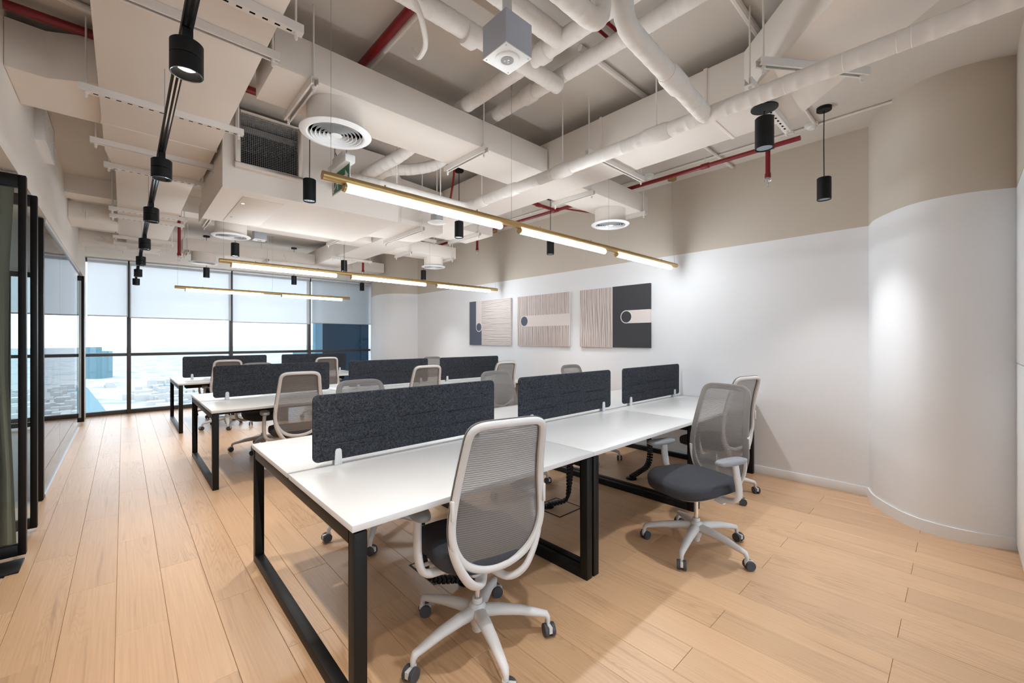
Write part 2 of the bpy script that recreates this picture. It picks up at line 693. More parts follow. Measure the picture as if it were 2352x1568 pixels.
# rounded corner columns
near = crom([(WX + 0.01, 0.565, 0), (4.66, 0.50, 0), (4.451, 0.37, 0), (4.34, 0.27, 0), (4.282, 0.17, 0), (4.262, 0.04, 0), (4.285, -0.10, 0), (4.357, -0.25, 0)], 6)
near = [(p.x, p.y) for p in near]
MB().prism(near + [(WX + 0.01, -0.25)], 0, ZC).build('wall_column_near', 'wall', kind='structure', smooth=25)
far = crom([(WX + 0.01, 8.36, 0), (4.66, 8.43, 0), (4.451, 8.56, 0), (4.34, 8.70, 0), (4.285, 8.88, 0), (4.28, 9.08, 0), (4.31, 9.35, 0), (4.40, 9.70, 0), (4.55, 10.05, 0), (4.80, 10.44, 0)], 6)
far = [(p.x, p.y) for p in far]
MB().prism(far + [(WX + 0.01, 10.44)], 0, ZC).build('wall_column_far', 'wall', kind='structure', smooth=25)


def skirting(name, pts, h=0.085, t=0.012):
    b = MB()
    n = len(pts)
    off = []
    for i, p in enumerate(pts):
        a = pts[max(0, i - 1)]
        c = pts[min(n - 1, i + 1)]
        d = Vector((c[0] - a[0], c[1] - a[1]))
        d.normalize()
        off.append((p[0] - d.y * t * SGN, p[1] + d.x * t * SGN))
    b.prism(list(pts) + off[::-1], 0, h)
    return b.build(name, 'white', kind='structure')


SGN = -1
skirting('baseboard_right', [(WX, 0.575), (WX, 8.34)]) if False else MB().box(WX - 0.012, WX, 0.56, 8.37, 0, 0.085).build('baseboard_right', 'white', kind='structure', bevel=0.002)
SGN = 1
skirting('baseboard_column_near', near[::-1])
SGN = -1
skirting('baseboard_column_far', far[:-1])

# ------------------------------------------------------------------ window wall
MX = [-3.14, -1.53, 0.079, 1.70, 3.284, 4.84]
for i in range(5):
    x0, x1 = MX[i], MX[i + 1]
    wn = MB().box(x0 + 0.03, x1 - 0.03, 10.70, 10.80, 0.0, 0.075).box(x0 + 0.03, x1 - 0.03, 10.70, 10.80, 1.085, 1.14)
    wn.box(x0 + 0.03, x1 - 0.03, 10.70, 10.80, 2.80, 2.87)
    wn.box(x0 - 0.03, x0 + 0.03, 10.68, 10.82, 0.0, 2.87)
    fr = wn.build('window_%d' % (i + 1), 'frame', kind='structure', bevel=0.004)
    MB().box(x0 + 0.03, x1 - 0.03, 10.745, 10.753, 0.075, 1.085).build('pane', 'glass', fr)
    MB().box(x0 + 0.03, x1 - 0.03, 10.745, 10.753, 1.14, 2.80).build('pane', 'glass', fr)
# white jamb at the right end of the glazing
MB().box(4.84, WX, 10.44, 10.82, 0.0, 2.87).build('trim_1', 'white', kind='structure', bevel=0.003)
MB().box(-0.56, -0.49, 10.3, 10.68, 0.0, 2.47).build('trim_2', 'white', kind='structure', bevel=0.003)

blab = ['roller blind behind the glass partition, half down over the window', 'narrow white roller blind beside the glass partition', 'wide white roller blind above the leftmost desk of the far bench',
        'white roller blind over the middle window, behind the second brass pendant', 'greyish roller blind in front of the dark blue facade']
for i, (x0, x1, zb) in enumerate(((-1.52, -0.57, 1.84), (-0.47, 0.065, 1.835), (0.09, 1.685, 1.815), (1.715, 3.27, 1.775), (3.30, 4.83, 1.80))):
    t = thing('roller_blind', blab[i], 'blind', ((x0 + x1) / 2, 10.62, zb), group='window blinds')
    MB().add([(x0, 10.62, zb), (x1, 10.62, zb), (x1, 10.62, 2.84), (x0, 10.62, 2.84)], [(0, 1, 2, 3)]).build('blind_cloth', 'blind', t)
    MB().tube([(x0, 10.62, zb - 0.008), (x1, 10.62, zb - 0.008)], 0.011, 8).build('bottom_bar', 'alu', t)
    MB().tube([(x0, 10.62, 2.845), (x1, 10.62, 2.845)], 0.022, 10).build('roller', 'alu', t)

# ------------------------------------------------------------------ outside
MB().box(-2500, 2500, -3000, 5000, -72.2, -72).build('city_plain', 'city', kind='structure')
hs = MB()
for i in range(1500):
    y = random.uniform(90, 900)
    x = random.uniform(-0.4, 0.6) * y
    if abs(x + 0.0976 * y - 32) < 34 or (-115 < x < -10 and 240 < y < 375) or (160 < x < 310 and 600 < y < 680):
        continue
    a, b2, h = random.uniform(2.5, 8), random.uniform(2.5, 8), random.uniform(3, 8)
    if random.random() < 0.05:
        h *= 2.5
    hs.box(x - a, x + a, y - b2, y + b2, -72, -72 + h)
hs.build('city_houses', 'house', label='pale low city houses spread far below the windows', cat='houses', kind='stuff', smooth=0)
MB().prism([(18, 60), (34, 60), (-40, 900), (-64, 900)], -72, -71.6).build('city_road', 'bluebuild', label='pale blue road running between the houses below the window', cat='road')
t = thing('curved_building', 'hazy blue curved high-rise at the left end of the view', 'building', (-33, 1115, -72))
arc = [(-52 + 37 * (i / 14.0), 1100 - 16 * math.sin(PI * i / 14.0)) for i in range(15)]
MB().prism(arc + [(-15, 1130), (-52, 1130)], -72, -22).build('tower_body', 'bluebuild', t)
MB().prism([(x, y + 3) for x, y in arc[:9]] + [(-30, 1126), (-50, 1126)], -22, -14).build('roof_crown', 'bluebuild', t)
t = thing('flat_building', 'low flat-roofed blue building on the horizon behind the far screens', 'building', (236, 640, -72))
MB().box(180, 290, 620, 660, -72, -16).build('block', 'bluebuild', t)
MB().box(205, 245, 630, 650, -16, -8).build('roof_house', 'bluebuild', t)
t = thing('neighbour_facade', 'dark blue facade standing just outside the right window', 'facade', (5.4, 13.2, -20))
MB().box(4.36, 7.4, 13.0, 13.4, -20, 9).build('dark_cladding', 'facade', t)
MB().box(4.16, 4.36, 13.0, 13.25, -20, 9).build('pale_fin', 'facade2', t)
MB().box(5.52, 5.58, 12.97, 13.0, -20, 9).build('cladding_rib', 'facade', t)
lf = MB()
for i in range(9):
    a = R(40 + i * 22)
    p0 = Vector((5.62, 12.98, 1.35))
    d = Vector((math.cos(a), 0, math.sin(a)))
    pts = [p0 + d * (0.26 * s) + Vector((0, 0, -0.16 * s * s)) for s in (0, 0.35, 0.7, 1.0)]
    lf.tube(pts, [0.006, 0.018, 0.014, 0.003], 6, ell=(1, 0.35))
lf.build('palm_leaves', 'leaf', t)  # plant reflection in the cladding, put in as leaf shapes and colour

# ------------------------------------------------------------------ glazed partition on the left


def framed_leaf(name, label, x0, x1, y, z0, z1, st=0.034, th=0.05, group='black framed glass leaves'):
    t = thing(name, label, 'glass door', ((x0 + x1) / 2, y, 0), group=group)
    for a, b in ((x0, x0 + st), (x1 - st, x1)):
        MB().box(a, b, y - th / 2, y + th / 2, z0, z1).build('stile', 'black', t, bevel=0.003)
    MB().box(x0 + st, x1 - st, y - th / 2, y + th / 2, z0, z0 + 0.07).build('bottom_rail', 'black', t, bevel=0.003)
    MB().box(x0 + st, x1 - st, y - th / 2, y + th / 2, z1 - 0.078, z1).build('top_rail', 'black', t, bevel=0.003)
    MB().box(x0 + st, x1 - st, y - 0.005, y + 0.005, z0 + 0.07, z1 - 0.078).build('pane', 'pglass', t)
    return t


framed_leaf('glass_door', 'black framed glass door nearest the camera, green curtain showing through it', -1.42, -0.455, 4.10, 0.03, 2.45)
framed_leaf('glass_door', 'second black framed glass door, right behind the one with the curtain', -1.42, -0.46, 4.62, 0.03, 2.45)
framed_leaf('glass_door', 'small black framed glass door at the window end of the glass partition', -1.30, -0.475, 9.95, 0.03, 2.45)
pt = thing('glass_partition', 'tall frameless glass partition running along the left aisle', 'partition', (GX, 7.4, 0))
MB().box(GX - 0.045, GX + 0.005, 5.46, 5.53, 0, 2.46).build('end_post', 'black', pt, bevel=0.003)
for i in range(3):
    y0 = 5.53 + i * 1.29
    MB().box(GX - 0.012, GX, y0 + 0.002, y0 + 1.288, 0.03, 2.44).build('pane', 'pglass', pt)
MB().box(GX - 0.03, GX + 0.012, 5.53, 9.40, 2.44, 2.47).build('head_channel', 'alu', pt)
MB().box(GX - 0.03, GX + 0.012, 5.53, 9.40, 0.0, 0.03).build('floor_channel', 'alu', pt)
# pull bar of the far door
MB().tube([(-0.58, 9.90, 0.25), (-0.58, 9.90, 2.25)], 0.016, 10).build('door_handle', 'chrome', [o for o in bpy.data.objects if o.name.startswith('glass_door')][-1])
# curtain
cm = MB()
nx = 90
cv = []
for i in range(nx + 1):
    x = -2.2 + i * (1.655 / nx)
    yy = 4.36 + 0.045 * math.sin(i * 0.62) + 0.02 * math.sin(i * 1.7 + 1)
    cv.append((x, yy))
for z in (0.02, 0.8, 1.6, 2.44):
    pass
zs = [0.02, 0.5, 1.2, 1.9, 2.46]
vs = []
for zi, z in enumerate(zs):
    for i, (x, yy) in enumerate(cv):
        vs.append((x + 0.02 * math.sin(z * 2 + i * 0.3), 4.36 + (yy - 4.36) * (1.0 - 0.25 * zi / 4), z))
fs = [(r * (nx + 1) + i, r * (nx + 1) + i + 1, (r + 1) * (nx + 1) + i + 1, (r + 1) * (nx + 1) + i) for r in range(4) for i in range(nx)]
n0 = len(vs)
vs2 = [(x, y + 0.004, z) for x, y, z in vs]
cm.add(vs, fs)
cm.add(vs2, [f[::-1] for f in fs])
cm.build('curtain', 'curtain', org=(-1.5, 4.36, 0), label='grey green pleated curtain hanging behind the black framed glass door', cat='curtain', smooth=60)
MB().box(-1.30, -0.46, 3.86, 4.075, 0.0, 0.012).build('door_threshold', 'black', org=(-0.9, 3.97, 0), label='black metal floor plate at the foot of the framed glass door', cat='floor plate', bevel=0.003)

# wall grille on the bulkhead
t = thing('wall_grille', 'small white louvred air grille high on the left bulkhead', 'grille', (-0.495, 5.1, 2.93))
gf = MB()
gf.box(-0.497, -0.440, 4.80, 4.83, 2.93, 3.22).box(-0.497, -0.440, 5.39, 5.42, 2.93, 3.22).box(-0.497, -0.440, 4.83, 5.39, 2.93, 2.96).box(-0.497, -0.440, 4.83, 5.39, 3.19, 3.22)
gf.build('grille_frame', 'white', t, bevel=0.003)
MB().box(-0.4965, -0.456, 4.83, 5.39, 2.96, 3.19).build('backing', 'dark', t)
for i in range(7):
    z = 2.975 + i * 0.032
    MB().box(-0.455, -0.442, 4.83, 5.39, z, z + 0.012).build('louvre', 'white', t)

# storage cabinet at the right edge
t = thing('storage_cabinet', 'tall white storage cabinet cut by the right edge of the picture', 'cabinet', (4.08, -0.5, 0))
MB().box(3.80, 4.36, -0.85, -0.272, 0.0, 2.415).build('carcass', 'white', t)
MB().box(3.80, 4.362, -0.270, -0.25, 0.04, 1.243).build('door', 'white', t, bevel=0.002)
MB().box(3.80, 4.362, -0.270, -0.25, 1.249, 2.412).build('door', 'white', t, bevel=0.002)
MB().box(3.80, WX, -0.9, -0.25, 2.418, ZC).build('wall_right_upper', 'wall', kind='structure')

# ------------------------------------------------------------------ desks
TOPZ = 0.74
MODX = [0.597, 2.03, 3.448, 4.858]


def loop_leg(parent, x0, x1, y0, y1, org):
    b = MB()
    d = 0.05
    b.box(x0, x1, y0, y0 + d, 0, 0.708)
    b.box(x0, x1, y1 - d, y1, 0, 0.708)
    b.box(x0, x1, y0 + d, y1 - d, 0.0, 0.05)
    b.box(x0, x1, y0 + d, y1 - d, 0.655, 0.708)
    return b.build('leg_frame', 'black', parent, bevel=0.003)


def bench(x0, x1, Y0, D, label, outer_l, outer_r):
    t = thing('bench_desk', label, 'desk', ((x0 + x1) / 2, Y0 + D / 2, 0), group='white bench desks')
    g = 0.003
    ym = Y0 + D / 2
    for a, b in ((Y0, ym - 0.011), (ym + 0.011, Y0 + D)):
        MB().box(x0 + (0 if outer_l else g / 2), x1 - (0 if outer_r else g / 2), a, b, 0.715, TOPZ).build('desktop', 'desk', t, bevel=0.0015)
    loop_leg(t, x0 + 0.008, x0 + 0.058, Y0 + 0.004, Y0 + D - 0.004, None)
    loop_leg(t, x1 - 0.058, x1 - 0.008, Y0 + 0.004, Y0 + D - 0.004, None)
    for y in (ym - 0.32, ym + 0.32):
        MB().box(x0 + 0.06, x1 - 0.06, y - 0.02, y + 0.02, 0.67, 0.714).build('beam', 'black', t)
    tr = MB().box(x0 + 0.15, x1 - 0.15, ym - 0.13, ym + 0.13, 0.60, 0.606)
    tr.box(x0 + 0.15, x1 - 0.15, ym - 0.134, ym - 0.13, 0.60, 0.69).box(x0 + 0.15, x1 - 0.15, ym + 0.13, ym + 0.134, 0.60, 0.69)
    tr.build('cable_tray', 'black', t)
    # flush cable flaps printed near the screen
    for y in (ym - 0.085, ym + 0.085):
        MB().box((x0 + x1) / 2 + 0.42, (x0 + x1) / 2 + 0.66, y - 0.03, y + 0.03, TOPZ - 0.004, TOPZ + 0.0008).build('cable_flap', 'clip', t, bevel=0.0006)
    return t


def rrect(x0, x1, z0, z1, r, n=5):
    out = []
    for cx, cz, a0 in ((x1 - r, z0 + r, -90), (x1 - r, z1 - r, 0), (x0 + r, z1 - r, 90), (x0 + r, z0 + r, 180)):
        for i in range(n + 1):
            a = R(a0 + 90.0 * i / n)
            out.append((cx + r * math.cos(a), cz + r * math.sin(a)))
    return out


def screen(x0, x1, y, label):
    t = thing('desk_screen', label, 'screen', ((x0 + x1) / 2, y, 0.762), group='charcoal felt desk screens')
    z0, z1, th = 0.765, 1.115, 0.024
    b = MB()
    b.prism_y(rrect(x0, x1, z0, z1, 0.03), y - th / 2, y + th / 2)
    b.build('felt_panel', 'felt', t, bevel=0.007)
    # embossed dashes
    for side in (-1, 1):
        yy = y + side * (th / 2 - 0.0005)
        for r in range(3):
            z = z0 + 0.085 + r * 0.085
            for j, (f0, f1) in enumerate(((0.06, 0.34), (0.42, 0.62), (0.68, 0.95))):
                xa, xb = x0 + (x1 - x0) * f0, x0 + (x1 - x0) * f1
                zz = z + (0.012 if j == 1 else 0.0)
                MB().box(xa, xb, yy - 0.0065, yy + 0.0065, zz - 0.004, zz + 0.004).build('pressed_ridge', 'felt', t, bevel=0.002)
    for xc in (x0 + 0.125, x1 - 0.125):
        for side in (-1, 1):
            yy = y + side * 0.0175
            c = MB().prism_y([(xc - 0.020, TOPZ), (xc + 0.020, TOPZ), (xc + 0.016, 0.815), (xc + 0.010, 0.825), (xc - 0.010, 0.825), (xc - 0.016, 0.815)], yy - 0.0055, yy + 0.0055)
            c.build('clip', 'clip', t, bevel=0.002)
    return t


DK = [(1.476, 1.59, 3), (4.715, 1.592, 3), (7.905, 1.595, 2)]
rowname = ['front bench, nearest the camera', 'middle bench', 'far bench by the windows']
colname = ['aisle end', 'middle', 'wall end']
for r, (Y0, D, n) in enumerate(DK):
    for c in range(n):
        bench(MODX[c], MODX[c + 1], Y0, D, 'white bench desk on black loop legs, %s of the %s' % (colname[c], rowname[r]), c == 0, c == n - 1)
        s0 = [0.712, 2.180, 3.600][c]
        screen(s0, s0 + [1.22, 1.20, 1.19][c], Y0 + D / 2, 'charcoal felt screen on the %s of the %s' % (colname[c], rowname[r]))

# cable spines and floor boxes


def spine(pts, label, n=22):
    t = thing('cable_spine', label, 'cable spine', tuple(pts[-1]), group='black cable spines under the desks')
    path = crom(pts, 12)
    L = [0]
    for i in range(1, len(path)):
        L.append(L[-1] + (path[i] - path[i - 1]).length)
    n = int(L[-1] / 0.026)
    seg = L[-1] / n
    base = MB()
    base.box(-0.029, 0.029, -0.013, 0.013, -0.0105, 0.0105)
    base.tube([(0, 0, -0.016), (0, 0, 0.016)], 0.009, 6)
    me = base.mesh('vertebra', 'black', bevel=0.003)
    for i in range(n):
        s = (i + 0.5) * seg
        j = max(q for q in range(len(L)) if L[q] <= s)
        j = min(j, len(path) - 2)
        f = (s - L[j]) / max(1e-6, L[j + 1] - L[j])
        p = path[j].lerp(path[j + 1], f)
        d = (path[j + 1] - path[j]).normalized()
        o = bpy.data.objects.new('vertebra', me)
        COL.objects.link(o)
        o.parent = t
        o.location = p - Vector(pts[-1])
        o.rotation_euler = d.to_track_quat('Z', 'Y').to_euler()
    MB().lathe([(0.055, 0.0), (0.055, 0.008), (0.045, 0.014)], 16, (pts[-1][0], pts[-1][1], 0)).build('floor_foot', 'black', t)
    return t


spine([(1.22, 2.10, 0.60), (1.21, 2.06, 0.42), (1.20, 2.02, 0.22), (1.24, 1.98, 0.10), (1.36, 1.95, 0.055), (1.46, 1.95, 0.02)], 'black cable spine curling to the floor beside the nearest chair')
spine([(2.70, 2.20, 0.60), (2.70, 2.20, 0.40), (2.70, 2.21, 0.18), (2.69, 2.23, 0.08), (2.64, 2.30, 0.04), (2.60, 2.36, 0.02)], 'black cable spine hanging straight behind the double black legs')
spine([(4.05, 2.22, 0.60), (4.05, 2.24, 0.40), (4.04, 2.22, 0.20), (3.98, 2.22, 0.09), (3.86, 2.24, 0.05), (3.74, 2.26, 0.02)], 'black cable spine seen past the turned chair near the wall')
spine([(1.30, 8.62, 0.60), (1.30, 8.62, 0.40), (1.31, 8.63, 0.18), (1.36, 8.65, 0.06), (1.44, 8.66, 0.02)], 'black cable spine under the far bench against the window light')


def floor_box(x0, x1, y0, y1, label):
    t = thing('floor_box', label, 'floor box', ((x0 + x1) / 2, (y0 + y1) / 2, 0), group='flush floor boxes')
    w_ = 0.012
    f = MB().box(x0, x1, y0, y0 + w_, 0, 0.0022).box(x0, x1, y1 - w_, y1, 0, 0.0022).box(x0, x0 + w_, y0 + w_, y1 - w_, 0, 0.0022).box(x1 - w_, x1, y0 + w_, y1 - w_, 0, 0.0022)
    f.build('rim', 'black', t)
    MB().box(x0 + w_, x1 - w_, y0 + w_, y1 - w_, 0, 0.0012).build('lid', 'wood', t)


floor_box(2.515, 2.81, 2.15, 2.445, 'square floor box with black rim behind the double black legs')
floor_box(1.30, 1.59, 2.05, 2.34, 'square floor box under the desk beside the nearest chair')

# ------------------------------------------------------------------ office chair (local: faces +Y, hub at origin)


def make_chair():
    t = thing('office_chair', 'x', 'chair', group='mesh back office chairs')
    # star base
    b = MB()
    b.lathe([(0.0, 0.075), (0.030, 0.075), (0.034, 0.09), (0.042, 0.13), (0.040, 0.165), (0.030, 0.178), (0.0, 0.178)], 20)
    for i in range(5):
        a = 2 * PI * i / 5
        ca, sa = math.cos(a), math.sin(a)
        path = [(ca * r, sa * r, z) for r, z in ((0.015, 0.138), (0.10, 0.137), (0.20, 0.125), (0.285, 0.106), (0.325, 0.096), (0.335, 0.078), (0.336, 0.052))]
        b.tube(path, [0.034, 0.031, 0.026, 0.021, 0.018, 0.013, 0.011], 10, ell=[(1, 0.85)] * 4 + [(1, 0.9)] + [(1, 1)] * 2)
    sb = b.build('star_base', 'plastic', t, world=False, smooth=50)
    # casters, twin wheels and hood
    c = MB()
    for sx in (-1, 1):
        c.lathe([(0.0, sx * 0.026), (0.019, sx * 0.026), (0.0205, sx * 0.0245)], 20, (0, -0.012, 0.029), 1, axis='x')
        c.lathe([(0.0205, sx * 0.0265), (0.0275, sx * 0.0265), (0.029, sx * 0.0245), (0.029, sx * 0.011), (0.026, sx * 0.009), (0.0, sx * 0.009)], 20, (0, -0.012, 0.029), 0, axis='x')
    c.box(-0.008, 0.008, -0.040, 0.010, 0.024, 0.052, 2)
    c.lathe([(0.0, 0.058), (0.0125, 0.058), (0.0125, 0.038), (0.0, 0.038)], 12, (0, 0.004, 0), 2)
    cme = c.mesh('caster', ['tyre', 'hub', 'plastic'], bevel=0.0)
    for i in range(5):
        a = 2 * PI * i / 5
        o = bpy.data.objects.new('caster', cme)
        COL.objects.link(o)
        o.parent = sb
        o.location = (math.cos(a) * 0.336, math.sin(a) * 0.336, 0)
        o.rotation_euler = (0, 0, a + (0.5, -0.7, 1.9, 2.6, 0.2)[i])
    # gas lift
    g = MB().lathe([(0.022, 0.045), (0.024, 0.05), (0.024, 0.19), (0.022, 0.20)], 18)
    g.build('gas_lift', 'plastic', t, world=False)
    MB().lathe([(0.0135, 0.19), (0.0135, 0.39)], 14).build('lift_rod', 'chrome', t, world=False)
    # mechanism
    mch = MB().box(-0.09, 0.09, -0.14, 0.15, 0.372, 0.412)
    mch.build('tilt_mechanism', 'plastic', t, world=False, bevel=0.014)
    MB().tube([(-0.08, 0.04, 0.392), (-0.20, 0.05, 0.392), (-0.25, 0.05, 0.388)], 0.009, 8, ell=(1.8, 0.6)).build('lever', 'plastic', t, world=False)
    # seat shell + cushion
    def outline(s, n=48):
        out = []
        for i in range(n):
            th = 2 * PI * i / n
            cx, sy = math.cos(th), math.sin(th)
            e = 2.0 / 3.2
            x = 0.245 * s * math.copysign(abs(cx) ** e, cx)
            y = 0.245 * s * math.copysign(abs(sy) ** e, sy) + 0.045
            if y > 0.05:
                x *= 1.0 + 0.03 * (y / 0.29)
            else:
                x *= 0.96
            out.append((x, y))
        return out

    def cushion(prof, wave):
        vs, fs = [], []
        n = 48
        for s_, z in prof:
            for x, y in outline(max(s_, 0.001), n):
                zz = z
                if wave:
                    yy = (y - 0.045) / 0.245
                    zz = z - 0.022 * max(0, yy) ** 2.5 * (1.0) + 0.010 * max(0.0, abs(x) / 0.245) ** 3
                vs.append((x, y, zz))
        for i in range(len(prof) - 1):
            for j in range(n):
                k2 = (j + 1) % n
                fs.append((i * n + j, i * n + k2, (i + 1) * n + k2, (i + 1) * n + j))
        fs.append(tuple(range(n - 1, -1, -1)))
        fs.append(tuple((len(prof) - 1) * n + j for j in range(n)))
        return MB().add(vs, fs)

    cushion([(0.45, 0.392), (0.80, 0.398), (0.90, 0.41), (0.92, 0.42)], True).build('seat_shell', 'plastic', t, world=False, smooth=60)
    cushion([(0.92, 0.415), (0.98, 0.422), (1.0, 0.445), (0.997, 0.470), (0.96, 0.488), (0.85, 0.498), (0.6, 0.500), (0.3, 0.498), (0.01, 0.497)], True).build('seat', 'fabric', t, world=False, smooth=60)
    # backrest: half width w(z) and depth y(z)
    prof = [(0.437, 0.055), (0.455, 0.108), (0.485, 0.150), (0.53, 0.184), (0.58, 0.205), (0.63, 0.213), (0.69, 0.211), (0.76, 0.203), (0.84, 0.193), (0.92, 0.184), (0.98, 0.178), (1.02, 0.173), (1.045, 0.163), (1.060, 0.143), (1.068, 0.105)]

    def by(z, x=0.0):
        pts = [(0.33, -0.155), (0.43, -0.195), (0.52, -0.222), (0.60, -0.235), (0.70, -0.238), (0.80, -0.248), (0.92, -0.275), (1.07, -0.318)]
        for (z0, y0), (z1, y1) in zip(pts, pts[1:]):
            if z <= z1:
                f = (z - z0) / (z1 - z0)
                return y0 + (y1 - y0) * f + 0.22 * x * x * 4 * 0.55
        return pts[-1][1]

    loop = []
    for z, hw in prof:
        loop.append(Vector((hw, by(z, hw), z)))
    loop += [Vector((0.0, by(1.069), 1.070))]
    loop += [Vector((-p.x, p.y, p.z)) for p in loop[-2::-1]]
    loop += [Vector((0.0, by(0.432), 0.432))]
    lp = crom(loop + [loop[0]], 3)[:-1]
    # sweep a flat closed section round the loop
    n = len(lp)
    ctr = Vector((0, -0.24, 0.76))
    vs, fs = [], []
    for i in range(n):
        p = lp[i]
        tng = (lp[(i + 1) % n] - lp[i - 1]).normalized()
        nrm = Vector((0, 1, 0)) - tng * tng.y
        nrm.normalize()
        out = tng.cross(nrm)
        if out.dot(p - ctr) < 0:
            out = -out
        wdt = 0.015
        for a2, b2 in ((-1.0, 0.5), (-0.6, 1.0), (0.5, 1.0), (1.0, 0.3), (1.0, -0.8), (0.5, -1.5), (-0.5, -1.5), (-1.0, -0.9)):
            vs.append(p + out * (a2 * wdt) + nrm * (b2 * 0.009))
    q = 8
    for i in range(n):
        for j in range(q):
            fs.append((i * q + j, i * q + (j + 1) % q, ((i + 1) % n) * q + (j + 1) % q, ((i + 1) % n) * q + j))
    MB().add(vs, fs).build('back_frame', 'plastic', t, world=False, smooth=50)
    # fabric binding over the front of the frame
    vs, fs = [], []
    for i in range(n):
        p = lp[i]
        tng = (lp[(i + 1) % n] - lp[i - 1]).normalized()
        nrm = Vector((0, 1, 0)) - tng * tng.y
        nrm.normalize()
        out = tng.cross(nrm)
        if out.dot(p - ctr) < 0:
            out = -out
        for a2, b2 in ((-1.25, 0.011), (-0.6, 0.0125), (0.6, 0.0125), (1.12, 0.009), (1.16, 0.0), (1.0, 0.002), (0.5, 0.0095), (-1.2, 0.0095)):
            vs.append(p + out * (a2 * 0.0165) + nrm * b2)
    for i in range(n):
        for j in range(q):
            fs.append((i * q + j, i * q + (j + 1) % q, ((i + 1) % n) * q + (j + 1) % q, ((i + 1) % n) * q + j))
    MB().add(vs, fs).build('back_binding', 'binding', t, world=False, smooth=50)
    # mesh skin, slightly proud in front
    vs, fs = [], []
    rows = [(z, hw) for z, hw in prof if True]
    fine = []
    for (z0, h0), (z1, h1) in zip(rows, rows[1:]):
        for k3 in range(3):
            f = k3 / 3
            fine.append((z0 + (z1 - z0) * f, h0 + (h1 - h0) * f))
    fine.append(rows[-1])
    nc = 12
    for z, hw in fine:
        for j in range(nc + 1):
            h2 = hw + 0.013
            x = -h2 + 2 * h2 * j / nc
            vs.append((x, by(z, x) + 0.0150 - 0.008 * max(0.0, abs(x) - hw + 0.02) / 0.033, z))
    for i in range(len(fine) - 1):
        for j in range(nc):
            fs.append((i * (nc + 1) + j, i * (nc + 1) + j + 1, (i + 1) * (nc + 1) + j + 1, (i + 1) * (nc + 1) + j))
    MB().add(vs, fs).build('back_mesh', 'mesh', t, world=False, smooth=60)
    # lumbar adjusters on the frame
    for sx in (-1, 1):
        MB().box(sx * 0.216 - 0.007, sx * 0.216 + 0.007, by(0.72, 0.22) - 0.024, by(0.72, 0.22) + 0.004, 0.685, 0.765).build('lumbar_slider', 'plastic', t, world=False, bevel=0.004)
    # yoke: carries the frame down and under the seat
    for sx in (-1, 1):
        pts = crom([(sx * 0.02, -0.09, 0.378), (sx * 0.068, -0.170, 0.362), (sx * 0.125, -0.208, 0.398), (sx * 0.172, -0.212, 0.466), (sx * 0.205, -0.209, 0.55), (sx * 0.214, -0.206, 0.63)], 5)
        MB().tube(pts, [0.029 - 0.013 * i / (len(pts) - 1) for i in range(len(pts))], 12, ell=(0.62, 1.0), up=(0, 1, 0)).build('yoke_arm', 'plastic', t, world=False, smooth=60)
    # arms
    for sx in (-1, 1):
        pts = crom([(sx * 0.08, 0.0, 0.392), (sx * 0.20, -0.02, 0.385), (sx * 0.270, -0.035, 0.405), (sx * 0.292, -0.03, 0.47), (sx * 0.290, -0.01, 0.57), (sx * 0.285, 0.0, 0.640)], 5)
        ar = MB().tube(pts, [0.022] * len(pts), 10, ell=(0.75, 1.25), up=(0, 1, 0)).build('arm_support', 'plastic', t, world=False, smooth=60)
        pd = MB()
        prof2 = [(0.80, 0.638), (0.97, 0.643), (1.0, 0.652), (0.97, 0.663), (0.85, 0.668), (0.01, 0.669)]
        vs, fs = [], []
        m2 = 28
        for s_, z in prof2:
            for j in range(m2):
                th = 2 * PI * j / m2
                cx, sy = math.cos(th), math.sin(th)
                x = 0.043 * s_ * math.copysign(abs(cx) ** 0.7, cx)
                y = 0.125 * s_ * math.copysign(abs(sy) ** 0.75, sy) + 0.03
                vs.append((sx * 0.282 + x, y, z))
        for i in range(len(prof2) - 1):
            for j in range(m2):
                k2 = (j + 1) % m2
                fs.append((i * m2 + j, i * m2 + k2, (i + 1) * m2 + k2, (i + 1) * m2 + j))
        fs.append(tuple(range(m2 - 1, -1, -1)))
        fs.append(tuple((len(prof2) - 1) * m2 + j for j in range(m2)))
        pd.add(vs, fs).build('arm_pad', 'pad', t, world=False, smooth=60)
    return t


CH = [  # x, y, facing (deg clockwise from +Y), base angle deg, label
    (1.215, 1.545, 13, 35.5, 'grey mesh office chair nearest the camera, its back turned to us'),
    (2.840, 1.222, -73, 45, 'grey mesh office chair turned sideways and pulled out on the right'),
    (4.03, 1.55, 14, 20, 'pale framed office chair tucked in by the white wall behind the turned chair'),
    (1.37, 2.91, 178, 20, 'office chair whose grey top shows behind the largest felt screen'),
    (2.72, 2.88, 183, 50, 'office chair showing in the gap between the two nearest felt screens'),
    (4.06, 3.00, 180, 10, 'office chair on the far side of the front bench, nearest the white wall'),
    (1.33, 4.76, 8, 30, 'beige framed office chair in front of the aisle end of the middle bench'),
    (2.76, 4.76, 4, 12, 'beige framed office chair in front of the centre of the middle bench'),
    (4.06, 4.76, 3, 40, 'beige framed office chair in front of the wall end of the middle bench'),
    (1.32, 6.13, 180, 22, 'dark seated office chair on the window side of the middle bench, aisle end'),
    (4.08, 6.20, 180, 8, 'office chair half hidden behind the last felt screen of the middle bench'),
    (1.22, 8.04, 6, 48, 'beige framed office chair in front of the far bench, aisle end'),
    (2.68, 7.98, 5, 33, 'beige framed office chair in front of the far bench, its wall end'),
    (1.30, 9.36, 180, 15, 'office chair between the far bench and the windows'),
]
proto = make_chair()
